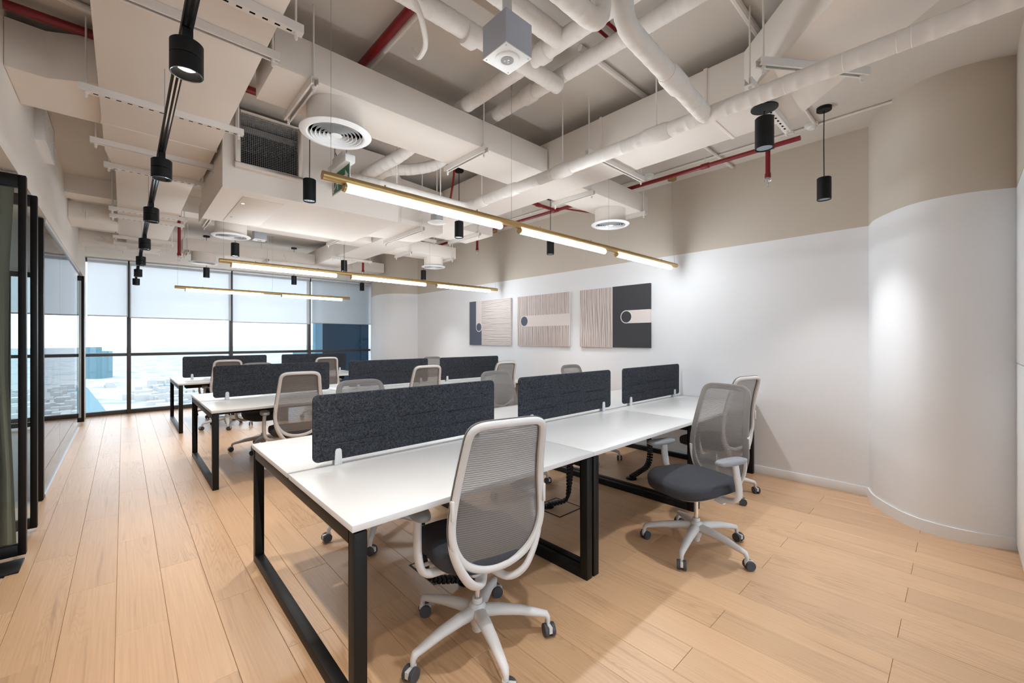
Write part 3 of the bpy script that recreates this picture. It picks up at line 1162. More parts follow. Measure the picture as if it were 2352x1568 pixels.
for i, (x, y, f, ba, lab) in enumerate(CH):
    o = proto if i == 0 else copy_tree(proto)
    o.location = (x, y, 0)
    o.rotation_euler = (0, 0, -R(f))
    o['label'] = lab
    for ch in o.children:
        if ch.name.startswith('star_base'):
            ch.rotation_euler = (0, 0, R(ba) + R(f))

# ------------------------------------------------------------------ pictures on the wall


def canvas(y0, y1, z0, z1, label):
    t = thing('canvas_picture', label, 'picture', (WX, (y0 + y1) / 2, z0), group='three abstract canvases')
    MB().box(WX - 0.035, WX - 0.001, y0, y1, z0, z1).build('canvas', 'blush', t, bevel=0.002)
    return t


XF = WX - 0.0352


def flat(t, name, mat, poly, lift=0.0):
    """thin painted area on the canvas face; poly in (y, z)"""
    MB().prism_x(poly, XF - 0.0008 - lift, XF - lift).build(name, mat, t)


def circ(cy, cz, r, n=28):
    return [(cy + r * math.cos(2 * PI * i / n), cz + r * math.sin(2 * PI * i / n)) for i in range(n)]


def lines(t, y0, y1, z0, z1, n, vertical, lw=0.007, seed=1, wob=0.004):
    rd = random.Random(seed)
    b = MB()
    for i in range(n):
        u0 = (y0 if vertical else z0) + ((y1 - y0) if vertical else (z1 - z0)) * (i + 0.5) / n + rd.uniform(-wob, wob) * 0.6
        ph, am = rd.uniform(0, 6), rd.uniform(0.3, 1.0) * wob
        ks = 9
        L0, L1 = (z0, z1) if vertical else (y0, y1)
        lo, hi = [], []
        for k4 in range(ks + 1):
            s = L0 + (L1 - L0) * k4 / ks
            c = u0 + am * math.sin(ph + 5.5 * s) + am * 0.5 * math.sin(13 * s + ph)
            h = lw / 2 * rd.uniform(0.75, 1.2)
            c = min(max(c, (y0 if vertical else z0) + h), (y1 if vertical else z1) - h)
            lo.append((c - h, s) if vertical else (s, c - h))
            hi.append((c + h, s) if vertical else (s, c + h))
        b.prism_x(lo + hi[::-1], XF - 0.0006, XF)
    o = b.build('line_print', 'stripe', t)
    o['kind'] = 'stuff'


Z0, Z1 = 1.292, 2.108
# left canvas: navy strip, blush column with ring, horizontal lines
t = canvas(5.235, 6.385, Z0, Z1, 'leftmost canvas, navy strip beside horizontal brown lines')
lines(t, 5.24, 6.02, Z0 + 0.004, Z1 - 0.004, 40, False, 0.0052, 3, 0.006)
flat(t, 'navy_area', 'navy', [(6.02, Z0), (6.385, Z0), (6.385, Z1), (6.185, Z1), (6.185, 1.63), (6.02, 1.63)])
flat(t, 'pale_ring', 'paleline', circ(6.098, 1.625, 0.088), 0.0008)
flat(t, 'navy_disc', 'navy', circ(6.098, 1.625, 0.074), 0.0016)
# middle canvas
t = canvas(3.953, 5.064, Z0, Z1, 'middle canvas, fine vertical lines crossed by a blush bar')
lines(t, 3.958, 5.06, Z0 + 0.004, Z1 - 0.004, 62, True, 0.0068, 4, 0.005)
flat(t, 'blush_bar', 'blush', [(3.955, 1.608), (4.90, 1.608), (4.90, 1.785), (3.955, 1.785)])
flat(t, 'pale_ring', 'paleline', circ(4.90, 1.6965, 0.0885), 0.0008)
flat(t, 'grey_disc', 'navy', circ(4.90, 1.6965, 0.078), 0.0016)
# right canvas
t = canvas(2.660, 3.759, Z0, Z1, 'rightmost canvas, vertical lines beside a charcoal half')
lines(t, 3.22, 3.755, Z0 + 0.004, Z1 - 0.004, 33, True, 0.0062, 5, 0.006)
flat(t, 'charcoal_area', 'char', [(2.660, Z0), (3.205, Z0), (3.205, Z1), (2.660, Z1)])
flat(t, 'white_edge', 'paleline', [(2.660, 1.612), (2.99, 1.612), (2.99, 1.780), (2.660, 1.780)], 0.0008)
flat(t, 'blush_bar', 'blush', [(2.660, 1.619), (2.99, 1.619), (2.99, 1.773), (2.660, 1.773)], 0.0012)
flat(t, 'pale_ring', 'paleline', circ(2.995, 1.696, 0.086), 0.0016)
flat(t, 'charcoal_disc', 'char', circ(2.995, 1.696, 0.075), 0.0022)
MB().box(WX - 0.036, WX - 0.001, 2.6585, 2.6600, Z0, 1.612).box(WX - 0.036, WX - 0.001, 2.6585, 2.6600, 1.780, Z1).build('charcoal_side', 'char', t)

# ------------------------------------------------------------------ pendant tube lights


def pendant(y, z, x0, x1, tubes, wires, label):
    t = thing('tube_pendant', label, 'pendant lamp', ((x0 + x1) / 2, y, z), group='brass tube pendants')
    MB().tube([(x0, y, z), (x1, y, z)], 0.024, 20).build('brass_tube', 'brass', t)
    for a, b in tubes:
        MB().tube([(a, y, z - 0.041), (a + 0.006, y, z - 0.041), (b - 0.01, y, z - 0.041), (b - 0.003, y, z - 0.041), (b, y, z - 0.041)], [0.0205, 0.0205, 0.0205, 0.017, 0.011], 16).build('glow_tube', 'tube', t)
        MB().tube([(a - 0.014, y, z - 0.038), (a, y, z - 0.040)], 0.023, 16).build('socket', 'brass', t)
        L = b - a
        for f in (0.2, 0.8):
            MB().lathe([(0.005, z + 0.022), (0.005, z + 0.031), (0.003, z + 0.034)], 8, (a + L * f, y, 0)).build('screw_cap', 'brass', t)
    for xw in wires:
        MB().tube([(xw, y, z + 0.02), (xw, y, ZC)], 0.0014, 6).build('suspension_wire', 'steel', t)
        MB().lathe([(0.006, ZC - 0.05), (0.006, ZC - 0.01), (0.012, ZC)], 8, (xw, y, 0)).build('wire_anchor', 'steel', t)
    MB().lathe([(0.045, ZC - 0.045), (0.05, ZC - 0.04), (0.05, ZC)], 24, (x1 - 0.045, y + 0.03, 0)).build('canopy', 'brass', t, bevel=0.002)
    MB().tube([(x1 - 0.045, y + 0.03, ZC - 0.04), (x1 - 0.05, y + 0.02, ZC - 0.4), (x1 - 0.048, y + 0.012, z + 0.18), (x1 - 0.03, y + 0.004, z + 0.02)], 0.0016, 6).build('feed_cable', 'steel', t)
    return t


pendant(2.27, 2.262, 0.76, 4.735, [(0.884, 2.008), (2.197, 3.302), (3.498, 4.603)], [0.804, 2.107, 3.359], 'nearest brass tube pendant, hanging over the front bench')
pendant(5.50, 2.262, 0.763, 4.765, [(0.883, 2.019), (2.217, 3.341), (3.541, 4.607)], [0.804, 2.125, 3.409], 'second brass tube pendant, hanging over the middle bench')
pendant(8.70, 2.252, 0.611, 3.462, [(0.756, 1.879), (2.188, 3.308)], [0.65, 2.028], 'shortest and farthest brass tube pendant, in front of the blinds')

# ------------------------------------------------------------------ pendant spots


def pend_spot(x, y, zb, ztop, label, h=0.18, r=0.049, cr=0.052, lit=True, ch=0.028):
    t = thing('pendant_spot', label, 'spot lamp', (x, y, zb), group='black cylinder pendant spots')
    b = MB().lathe([(r - 0.006, zb + 0.02), (r - 0.004, zb), (r, zb), (r, zb + h - 0.004), (r - 0.004, zb + h), (0, zb + h)], 28, (x, y, 0))
    b.build('cylinder_body', 'matblack', t)
    MB().lathe([(0.0, zb + 0.045), (0.02, zb + 0.04), (0.043, zb + 0.004)], 24, (x, y, 0)).build('reflector', 'refl', t)
    MB().tube([(x, y, zb + h), (x + 0.002, y + 0.002, (zb + h + ztop) / 2), (x, y, ztop - 0.02)], 0.0035, 8).build('cable', 'matblack', t)
    MB().lathe([(cr - 0.002, ztop - ch), (cr, ztop - ch + 0.002), (cr, ztop)], 28, (x, y, 0)).build('canopy', 'matblack', t)
    if lit:
        ld = bpy.data.lights.new('spot_light', 'SPOT')
        ld.energy = SPOT_W
        ld.color = (0.97, 0.98, 1.0)
        ld.spot_size = R(84)
        ld.spot_blend = 1.0
        ld.shadow_soft_size = 0.03
        lo = bpy.data.objects.new('spot_light', ld)
        COL.objects.link(lo)
        lo.parent = t
        lo.location = (0, 0, -0.005)
    return t


pend_spot(2.905, 0.83, 2.583, 2.836, 'black pendant spot on a short stem, directly under the diagonal duct', h=0.19, r=0.052, cr=0.075, ch=0.008)
pend_spot(4.20, 0.765, 2.545, ZC, 'black pendant spot hanging on a cable nearest the rounded white column')
SP = [(1.12, 0.77, 'black pendant spot above the top edge of the picture'), (1.12, -1.9, 'black pendant spot behind the camera, aisle side'), (2.75, -1.9, 'black pendant spot behind the camera, cabinet side'),  # the pair behind the camera is added, unseen, as fill
      (1.12, 3.645, 'black pendant spot beside the exit sign and the mesh air intake'), (2.745, 3.82, 'black pendant spot hanging below the white ceiling disc'),
      (4.18, 3.74, 'black pendant spot behind the nearest brass pendant, close to the picture wall'),
      (1.12, 6.76, 'black pendant spot below the round diffuser behind the second brass pendant'), (2.70, 7.02, 'black pendant spot just above the middle of the second brass pendant'),
      (4.20, 7.0, 'black pendant spot beside the farthest round diffuser at the picture wall'),
      (1.12, 9.45, 'black pendant spot against the second blind, leftmost of the far row'), (2.60, 9.45, 'black pendant spot against the middle blind'),
      (4.09, 9.55, 'black pendant spot against the greyish right blind')]
for x, y, lab in SP:
    pend_spot(x, y, 2.535, ZC, lab, lit=not (x > 4 and y > 9))

# ------------------------------------------------------------------ track lights
TX = 0.168
t = thing('light_track', 'long black light track running under the left duct', 'light track', (TX, 5.3, 2.52))
MB().box(TX - 0.017, TX + 0.017, 0.4, 10.2, 2.515, 2.548).build('rail', 'matblack', t, bevel=0.002)
for xx in (-0.0105, 0.0045):
    MB().box(TX + xx, TX + xx + 0.006, 0.4, 10.2, 2.5135, 2.5152).build('conductor', 'chrome', t)
for y in (1.2, 3.0, 5.0, 7.0, 9.0):
    MB().tube([(TX, y, 2.545), (TX, y, 2.899)], 0.002, 6).build('suspension_wire', 'steel', t)
ordn = ['foremost, out of view,', 'first', 'second', 'third', 'fourth', 'fifth', 'sixth', 'seventh']
for i, y in enumerate((0.565, 1.905, 3.25, 4.50, 5.93, 7.25, 8.6, 9.95)):
    t = thing('track_spot', '%s black track spot along the long track' % ordn[i], 'spot lamp', (TX, y, 2.36), group='black track spots')
    r = 0.05
    MB().lathe([(0.028, 2.385), (0.044, 2.362), (0.046, 2.360), (r, 2.362), (r, 2.418), (r - 0.002, 2.420), (0, 2.420)], 32, (TX, y, 0)).build('lower_cylinder', 'matblack', t)
    MB().lathe([(0, 2.4215), (r - 0.002, 2.4215), (r, 2.4235), (r, 2.470), (r - 0.004, 2.474), (0, 2.474)], 32, (TX, y, 0)).build('upper_cylinder', 'matblack', t)
    MB().lathe([(0.0, 2.386), (0.028, 2.385)], 24, (TX, y, 0)).build('led', 'led', t)
    MB().lathe([(0.0445, 2.3605), (0.048, 2.3590), (0.0485, 2.3615)], 32, (TX, y, 0), closed=True).build('trim_ring', 'refl', t)
    MB().box(TX - 0.016, TX + 0.016, y - 0.035, y + 0.035, 2.474, 2.513).build('adapter', 'matblack', t, bevel=0.003)
    ld = bpy.data.lights.new('spot_light', 'SPOT')
    ld.energy = TRACK_W
    ld.color = (1.0, 0.93, 0.84)
    ld.spot_size = R(95)
    ld.spot_blend = 1.0
    ld.shadow_soft_size = 0.03
    lo = bpy.data.objects.new('spot_light', ld)
    COL.objects.link(lo)
    lo.parent = t
    lo.location = (0, 0, -0.004)

# ------------------------------------------------------------------ ducts


def duct(name, label, poly, z0, z1, seams=(), cat='duct', mat='duct'):
    cx = sum(p[0] for p in poly) / len(poly)
    cy = sum(p[1] for p in poly) / len(poly)
    t = thing(name, label, cat, (cx, cy, z0), group='painted air ducts')
    MB().prism(poly, z0, z1).build('duct_body', mat, t, bevel=0.004)
    for axis, c, a, b in seams:
        if axis == 'y':      # seam band across a duct that runs along Y
            MB().box(a - 0.006, b + 0.006, c - 0.012, c + 0.012, z0 - 0.004, z1 + 0.004).build('seam_band', mat, t, bevel=0.002)
        else:
            MB().box(c - 0.012, c + 0.012, a - 0.006, b + 0.006, z0 - 0.004, z1 + 0.004).build('seam_band', mat, t, bevel=0.002)
    return t


def rect(x0, x1, y0, y1):
    return [(x0, y0), (x1, y0), (x1, y1), (x0, y1)]


# left trunk duct with its steps
duct('air_duct', 'wide trunk duct above the black light track', [(-0.108, -0.6), (0.542, -0.6), (0.542, 4.72), (0.500, 5.08), (0.500, 8.2), (0.46, 8.3), (0.46, 9.2), (0.40, 9.55), (0.10, 9.55), (0.04, 9.2), (0.04, 8.35), (-0.05, 8.2), (-0.05, 5.15), (-0.108, 4.6)], 2.90, 3.08,
     seams=(('y', 4.05, -0.108, 0.542), ('y', 6.6, -0.05, 0.50)))
# branches into the left rooms
duct('air_duct', 'kinked branch duct high in the upper left corner', [(-0.108, 3.555), (-0.335, 3.69), (-0.494, 3.68), (-0.494, 4.21), (-0.108, 4.21)], 2.95, 3.23)


def damper(t, x, y, z, ang):
    MB().box(x - 0.035, x + 0.035, y - 0.012, y, z - 0.035, z + 0.035).build('damper_plate', 'duct', t, bevel=0.003)
    ar = [(x + 0.085 * math.cos(R(a)), y - 0.018, z + 0.085 * math.sin(R(a))) for a in range(-140, -39, 20)]
    MB().tube(ar, 0.006, 6).build('damper_arc', 'duct', t)
    d = Vector((math.cos(R(ang)), 0, math.sin(R(ang))))
    p = Vector((x, y - 0.02, z))
    MB().tube([p, p + d * 0.12], [0.012, 0.009], 8, ell=(0.5, 1)).build('damper_handle', 'duct', t)


t = duct('air_duct', 'branch duct on the left with its damper lever pointing straight down', rect(-0.494, -0.052, 7.42, 7.90), 2.875, 3.10)
damper(t, -0.33, 7.42, 3.01, -90)
t = duct('air_duct', 'branch duct nearest the window blinds, its damper lever pointing right', rect(-0.494, 0.035, 9.12, 9.50), 2.87, 3.08)
damper(t, -0.27, 9.12, 3.00, -45)
MB().box(-0.494, 2.7, 6.98, 7.28, 3.09, ZC).build('ceiling_beam', 'bulk', kind='structure')

# duct D3 with the first diffuser
duct('air_duct', 'long duct crossing above the nearest round diffuser', rect(0.596, 2.775, 2.515, 2.950), 2.88, 3.095)
# main right duct with 45 degree elbow
mr = duct('air_duct', 'main supply duct with a diagonal elbow in the upper right', [(2.79, 9.2), (2.79, 0.907), (1.50, -0.383), (1.83, -0.713), (3.28, 0.741), (3.28, 9.2)], 2.88, 3.17,
          seams=(('y', 1.14, 2.79, 3.28), ('y', 1.96, 2.79, 3.28), ('y', 5.9, 2.79, 3.28)))
duct('air_duct', 'short branch duct carrying the diffuser nearest the picture wall', rect(3.285, 4.55, 2.53, 2.97), 2.885, 3.09)
duct('air_duct', 'stubby side duct ending over the middle aisle near the leftmost canvas', rect(3.285, 3.90, 4.60, 5.24), 2.885, 3.10)
duct('air_duct', 'branch duct carrying the farthest diffuser at the picture wall', rect(3.285, 4.50, 6.36, 6.80), 2.885, 3.09)
t = duct('air_duct', 'small duct ending beside the far rounded column', rect(3.285, 4.27, 8.79, 9.19), 2.885, 3.09)
damper(t, 3.55, 8.79, 2.98, -80)
duct('air_duct', 'cross duct behind the big ceiling unit feeding the second row diffuser', rect(0.70, 2.785, 6.14, 6.58), 2.88, 3.09)
t = duct('air_duct', 'cross duct with a damper lever running in front of the blinds', rect(0.72, 2.785, 8.725, 9.16), 2.88, 3.075)
damper(t, 2.25, 8.725, 2.98, -75)

# fan coil casing with mesh intake
t = thing('ceiling_unit', 'large boxed fan unit with a dark mesh air intake', 'air unit', (1.3, 4.5, 2.6), group=None)
ub = MB()
ub.box(0.568, 2.06, 3.93, 5.12, 2.60, 2.635)
ub.box(0.568, 0.60, 3.93, 5.12, 2.635, 3.24)
ub.box(2.03, 2.06, 3.93, 5.12, 2.635, 3.24)
ub.box(0.60, 2.03, 5.09, 5.12, 2.635, 3.24)
ub.box(0.60, 2.03, 3.93, 5.09, 3.21, 3.24)
ub.box(0.60, 0.66, 3.93, 3.96, 2.635, 3.21)
ub.box(1.13, 2.03, 3.93, 3.96, 2.635, 3.21)
ub.box(0.66, 1.13, 3.93, 3.96, 2.635, 2.78)
ub.build('casing', 'duct', t)
gf = MB()
gx0, gx1, gz0, gz1, gy = 0.645, 1.140, 2.765, 3.22, 3.925
fw = 0.035
gf.box(gx0, gx1, gy - 0.05, gy, gz0, gz0 + fw).box(gx0, gx0 + fw, gy - 0.05, gy, gz0 + fw, gz1).box(gx1 - fw, gx1, gy - 0.05, gy, gz0 + fw, gz1).box(gx0 + fw, gx1 - fw, gy - 0.05, gy, gz1 - 0.01, gz1)
gf.build('intake_frame', 'duct', t, bevel=0.003)
wr = MB()
nx, nz = 30, 30
for i in range(1, nx):
    x = gx0 + fw + (gx1 - gx0 - 2 * fw) * i / nx
    wr.box(x - 0.0011, x + 0.0011, gy - 0.022, gy - 0.020, gz0 + fw, gz1 - 0.01)
for i in range(1, nz):
    z = gz0 + fw + (gz1 - gz0 - fw) * i / nz
    wr.box(gx0 + fw, gx1 - fw, gy - 0.024, gy - 0.022, z - 0.0011, z + 0.0011)
wr.build('wire_mesh', 'wire', t, kind='stuff')
MB().box(0.601, 2.029, 4.42, 4.46, 2.637, 3.208).build('inner_wall', 'dark', t)
MB().box(0.66, 1.13, 4.0, 4.4, 3.10, 3.15).build('inner_baffle', 'steel', t)
MB().box(0.735, 1.05, 4.10, 5.06, 2.5965, 2.5998).build('access_hatch', 'duct', t, bevel=0.0008)
for (hx, hy) in ((0.77, 4.85), (0.77, 4.3)):
    MB().lathe([(0.0, 2.594), (0.012, 2.594), (0.012, 2.597)], 12, (hx, hy, 0)).build('hatch_lock', 'chrome', t)
duct('air_duct', 'tapered plenum joining the boxed fan unit to the main supply duct', [(2.062, 3.96), (2.20, 4.12), (2.785, 4.20), (2.785, 4.86), (2.20, 4.95), (2.062, 5.08)], 2.66, 3.14)

# ------------------------------------------------------------------ round diffusers
DF = [(1.00, 2.73, 2.88, 'nearest round ceiling diffuser, above the left end of the first brass pendant'), (4.10, 2.75, 2.885, 'round diffuser on a short drum close to the picture wall'),
      (1.01, 6.36, 2.88, 'round diffuser above the left end of the second brass pendant'), (4.15, 6.57, 2.885, 'farthest round diffuser near the picture wall, above the leftmost canvas'),
      (1.015, 8.90, 2.88, 'round diffuser in front of the second window blind')]
for x, y, zt, lab in DF:
    t = thing('round_diffuser', lab, 'air diffuser', (x, y, 2.70), group='round air diffusers')
    zf = 2.705
    MB().lathe([(0.172, zt - 0.001), (0.172, zf + 0.02), (0.166, zf + 0.02), (0.166, zt - 0.001)], 48, (x, y, 0), closed=True).build('drum', 'duct', t)
    MB().lathe([(0.158, zf + 0.028), (0.166, zf + 0.004), (0.175, zf), (0.205, zf + 0.006), (0.215, zf + 0.014), (0.212, zf + 0.020), (0.172, zf + 0.020)], 48, (x, y, 0), closed=True).build('flange', 'white', t)
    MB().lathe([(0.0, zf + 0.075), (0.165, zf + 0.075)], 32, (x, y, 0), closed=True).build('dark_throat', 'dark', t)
    MB().lathe([(0.1635, zf + 0.024), (0.1635, zf + 0.074)], 48, (x, y, 0), closed=True).build('throat_lining', 'dark', t)  # near-black sleeve painting in the shade behind the cone rings
    for i, rr in enumerate((0.146, 0.122, 0.098, 0.074, 0.052)):
        MB().lathe([(rr + 0.004, zf - 0.001), (rr, zf + 0.001), (rr - 0.006, zf + 0.022), (rr - 0.004, zf + 0.0225), (rr + 0.005, zf + 0.002)], 40, (x, y, 0), closed=True).build('cone_ring', 'white', t)
    MB().lathe([(0.0, zf - 0.001), (0.034, zf + 0.002), (0.036, zf + 0.004), (0.028, zf + 0.02), (0.0, zf + 0.022)], 32, (x, y, 0)).build('centre_cone', 'white', t)
    for a in (45, 135):
        d = Vector((math.cos(R(a)), math.sin(R(a)), 0))
        MB().tube([Vector((x, y, zf + 0.034)) - d * 0.16, Vector((x, y, zf + 0.034)) + d * 0.16], 0.003, 6).build('spider', 'steel', t)

# ------------------------------------------------------------------ trapeze hangers


def hanger(p0, p1, zt, label, slotted=False, rods=True, ztop=ZC, lip=True):
    """slotted channel from p0 to p1 (plan), its top at zt, hung from two rods"""
    a, b = Vector((*p0, 0)), Vector((*p1, 0))
    L = (b - a).length
    ang = math.atan2(b.y - a.y, b.x - a.x)
    t = thing('trapeze_hanger', label, 'hanger', ((a.x + b.x) / 2, (a.y + b.y) / 2, zt - 0.041), ang, group='painted trapeze hangers')
    h, wd, th = 0.041, 0.041, 0.004
    c = MB()
    if slotted:   # solid face down with slots
        c.box(-L / 2, L / 2, -wd / 2, wd / 2, 0, th)
        c.box(-L / 2, L / 2, -wd / 2, -wd / 2 + th, th, h)
        c.box(-L / 2, L / 2, wd / 2 - th, wd / 2, th, h)
    else:         # open side down
        c.box(-L / 2, L / 2, -wd / 2, wd / 2, h - th, h)
        c.box(-L / 2, L / 2, -wd / 2, -wd / 2 + th, 0, h - th)
        c.box(-L / 2, L / 2, wd / 2 - th, wd / 2, 0, h - th)
        c.box(-L / 2, L / 2, -wd / 2 + th, -wd / 2 + 0.011, 0, th)
        c.box(-L / 2, L / 2, wd / 2 - 0.011, wd / 2 - th, 0, th)
    c.build('channel', 'strut', t, world=False)
    if slotted:
        x = -L / 2 + 0.06
        while x < L / 2 - 0.05:
            s = MB().box(x, x + 0.022, -0.0055, 0.0055, -0.0006, 0.0004)
            s.build('slot', 'dark', t, world=False)
            x += 0.05
    for e in (-1, 1):
        x = e * (L / 2 - 0.03)
        if rods:
            MB().tube([(x, 0, -0.035), (x, 0, ztop - (zt - 0.041))], 0.005, 8).build('rod', 'strut', t, world=False)
        MB().lathe([(0.0, -0.030), (0.008, -0.029), (0.009, -0.022), (0.006, -0.016), (0.011, -0.012), (0.011, -0.001), (0.0, -0.001)], 10, (x, 0, 0)).build('nut', 'strut', t, world=False)
    return t


HZ = 2.899
hl = ['slotted hanger under the trunk duct, its end cut by the top edge of the picture', 'open channel hanger just behind the first black track spot', 'slotted hanger ending in front of the mesh air intake',
      'open channel hanger just in front of the second black track spot', 'slotted hanger just behind the second black track spot', 'upper one of the paired hangers near the third black track spot', 'lower one of the paired hangers near the third black track spot',
      'hanger under the trunk duct just before the fourth black track spot', 'hanger under the trunk duct just behind the fourth black track spot', 'last short hanger at the window end of the trunk duct']
for i, (y, x0, x1, sl) in enumerate(((2.15, -0.20, 0.63, True), (2.44, -0.20, 0.60, False), (3.50, -0.19, 0.63, True), (4.38, -0.18, 0.60, False), (4.92, -0.12, 0.57, True), (6.52, -0.12, 0.58, True), (6.90, -0.12, 0.585, True), (8.28, -0.11, 0.58, False), (8.85, -0.11, 0.55, False), (9.45, -0.03, 0.48, False))):
    hanger((x0, y), (x1, y), HZ, hl[i], sl)
hanger((0.79, 2.47), (0.79, 3.02), 2.879, 'open channel hanger beside the nearest round diffuser')
hanger((2.03, 2.47), (2.03, 3.02), 2.879, 'open channel hanger under the right half of the long cross duct')
hanger((2.62, 1.97), (3.45, 1.97), 2.874, 'channel hanger crossing the main supply duct above the picture wall side')
hanger((2.58, 0.82), (3.38, 0.82), 2.879, 'slotted hanger behind the short stemmed pendant spot', True)
hanger((2.44, 0.726), (2.97, 0.352), 2.879, 'open channel hanger under the diagonal elbow')
hanger((3.42, 2.48), (3.42, 3.02), 2.884, 'hanger on the wall side branch, close to the main duct')
hanger((4.42, 2.48), (4.42, 3.02), 2.884, 'hanger under the end of the wall side branch by the diffuser')
hanger((2.45, 4.08), (2.45, 5.02), 2.659, 'open channel hanger under the tapered plenum')
hanger((2.72, 5.35), (3.42, 5.35), 2.879, 'channel hanger crossing the main duct above the pictures')
hanger((3.62, 4.54), (3.62, 5.30), 2.884, 'hanger under the stubby side duct')
hanger((3.55, 6.30), (3.55, 6.86), 2.884, 'hanger nearest the main duct on the farthest diffuser branch')
hanger((4.40, 6.30), (4.40, 6.86), 2.884, 'hanger at the wall end of the farthest diffuser branch')
hanger((0.76, 6.08), (0.76, 6.64), 2.879, 'hanger just left of the second row diffuser')
hanger((2.30, 6.08), (2.30, 6.64), 2.879, 'hanger on the cross duct behind the big ceiling unit')
hanger((0.78, 8.67), (0.78, 9.22), 2.879, 'hanger at the left end of the cross duct in front of the blinds')
hanger((1.95, 8.67), (1.95, 9.22), 2.879, 'hanger in the middle of the cross duct in front of the blinds')
hanger((2.70, 7.62), (3.45, 7.62), 2.879, 'hanger crossing the main duct above the middle of the second brass pendant', True)

# ------------------------------------------------------------------ insulated pipes


def lagged(pts, r, label, collars=(), bend=0.12, name='insulated_pipe'):
    t = thing(name, label, 'pipe', tuple(pts[0]), group='white lagged pipes')
    path = smooth_path(pts, bend)
    # each turn of the wrapped cloth overlaps the last one
    Ls = [0.0]
    for i in range(1, len(path)):
        Ls.append(Ls[-1] + (path[i] - path[i - 1]).length)

    def at(q):
        j = 0
        while j < len(Ls) - 2 and Ls[j + 1] < q:
            j += 1
        return path[j].lerp(path[j + 1], (q - Ls[j]) / max(1e-6, Ls[j + 1] - Ls[j]))
    rd = random.Random(len(label))
    fine, rad = [], []
    q = 0.0
    while q < Ls[-1] - 0.004:
        p_ = min(rd.uniform(0.045, 0.085), Ls[-1] - q)
        k0 = rd.uniform(0.985, 1.0)
        for f, e in ((0.0, 0.0), (0.4, 0.012), (0.8, 0.03), (0.96, 0.038)):
            fine.append(at(q + p_ * f))
            rad.append(r * (k0 + e))
        q += p_
    fine.append(path[-1])
    rad.append(r)
    MB().tube(fine, rad, 18).build('lagging', 'lag', t, smooth=40)
    for c0, c1 in collars:
        d = (Vector(c1) - Vector(c0))
        MB().tube([Vector(c0), Vector(c0) + d * 0.15, Vector(c0) + d * 0.85, Vector(c1)], [r * 1.06, r * 1.22, r * 1.22, r * 1.06], 18).build('collar', 'lag', t)
    return t


pz = 2.715
t = lagged([(2.5, -1.2, pz), (2.5, 3.36, pz), (1.60, 3.36, pz), (1.45, 3.60, 2.80), (1.45, 3.92, 2.80)], 0.044, 'long white lagged pipe running below the main supply duct',
           [((2.5, 1.24, pz), (2.5, 1.42, pz)), ((2.5, 2.02, pz), (2.5, 2.20, pz)), ((2.5, 2.62, pz), (2.5, 2.74, pz)), ((2.5, 3.05, pz), (2.5, 3.17, pz))])
for y in (1.33, 2.11, 3.11):
    MB().tube([(2.5, y, pz + 0.04), (2.5, y, ZC)], 0.005, 8).build('hanger_rod', 'strut', t)
for x in (1.75, 2.2):
    MB().tube([(x, 3.36, pz + 0.04), (x, 3.36, ZC)], 0.005, 8).build('hanger_rod', 'strut', t)
lagged([(2.5, 1.02, pz), (1.62, 1.02, 2.80), (1.62, 1.02, 3.24)], 0.046, 'white lagged pipe climbing from the long pipe towards the top edge',
       [((2.18, 1.02, pz + 0.031), (2.02, 1.02, pz + 0.046))], bend=0.09)
lagged([(0.75, 1.20, 2.93), (1.71, 1.20, 2.93), (1.71, 1.20, 3.24)], 0.048, 'white lagged pipe with an upturned bend at the top edge of the picture', bend=0.11)
lagged([(1.88, 0.15, 3.155), (1.88, 2.95, 3.155), (1.75, 3.30, 2.98), (1.62, 3.52, 2.90), (1.62, 3.92, 2.88)], 0.052, 'upper left lagged pipe of the pair passing over the cross duct', [((1.88, 1.70, 3.155), (1.88, 1.78, 3.155))])
lagged([(2.18, 0.48, 3.195), (2.18, 3.0, 3.195), (2.16, 3.30, 3.03), (1.98, 3.48, 2.98), (1.80, 3.62, 2.98), (1.80, 3.92, 2.98)], 0.050, 'upper right lagged pipe of the pair passing over the cross duct', [((2.18, 2.10, 3.195), (2.18, 2.22, 3.195))])
lagged([(0.55, 1.87, 3.11), (2.17, 1.87, 3.13)], 0.052, 'lagged pipe reaching the white emergency lamp box from the upper left', [((1.38, 1.87, 3.10), (1.46, 1.87, 3.10))])
lagged([(0.9, 1.60, 3.16), (1.86, 1.60, 3.16)], 0.055, 'thick lagged pipe behind the emergency lamp box at the top edge')

# ------------------------------------------------------------------ red sprinkler pipes and conduits


def red_pipe(pts, r, label, tees=(), name='sprinkler_pipe'):
    t = thing(name, label, 'pipe', tuple(pts[0]), group='red sprinkler pipes')
    MB().tube(smooth_path(pts, 0.05), r, 14).build('pipe', 'red', t)
    for a, b in tees:
        MB().tube([a, b], r * 1.3, 14).build('fitting', 'red', t, bevel=0.002)
    return t


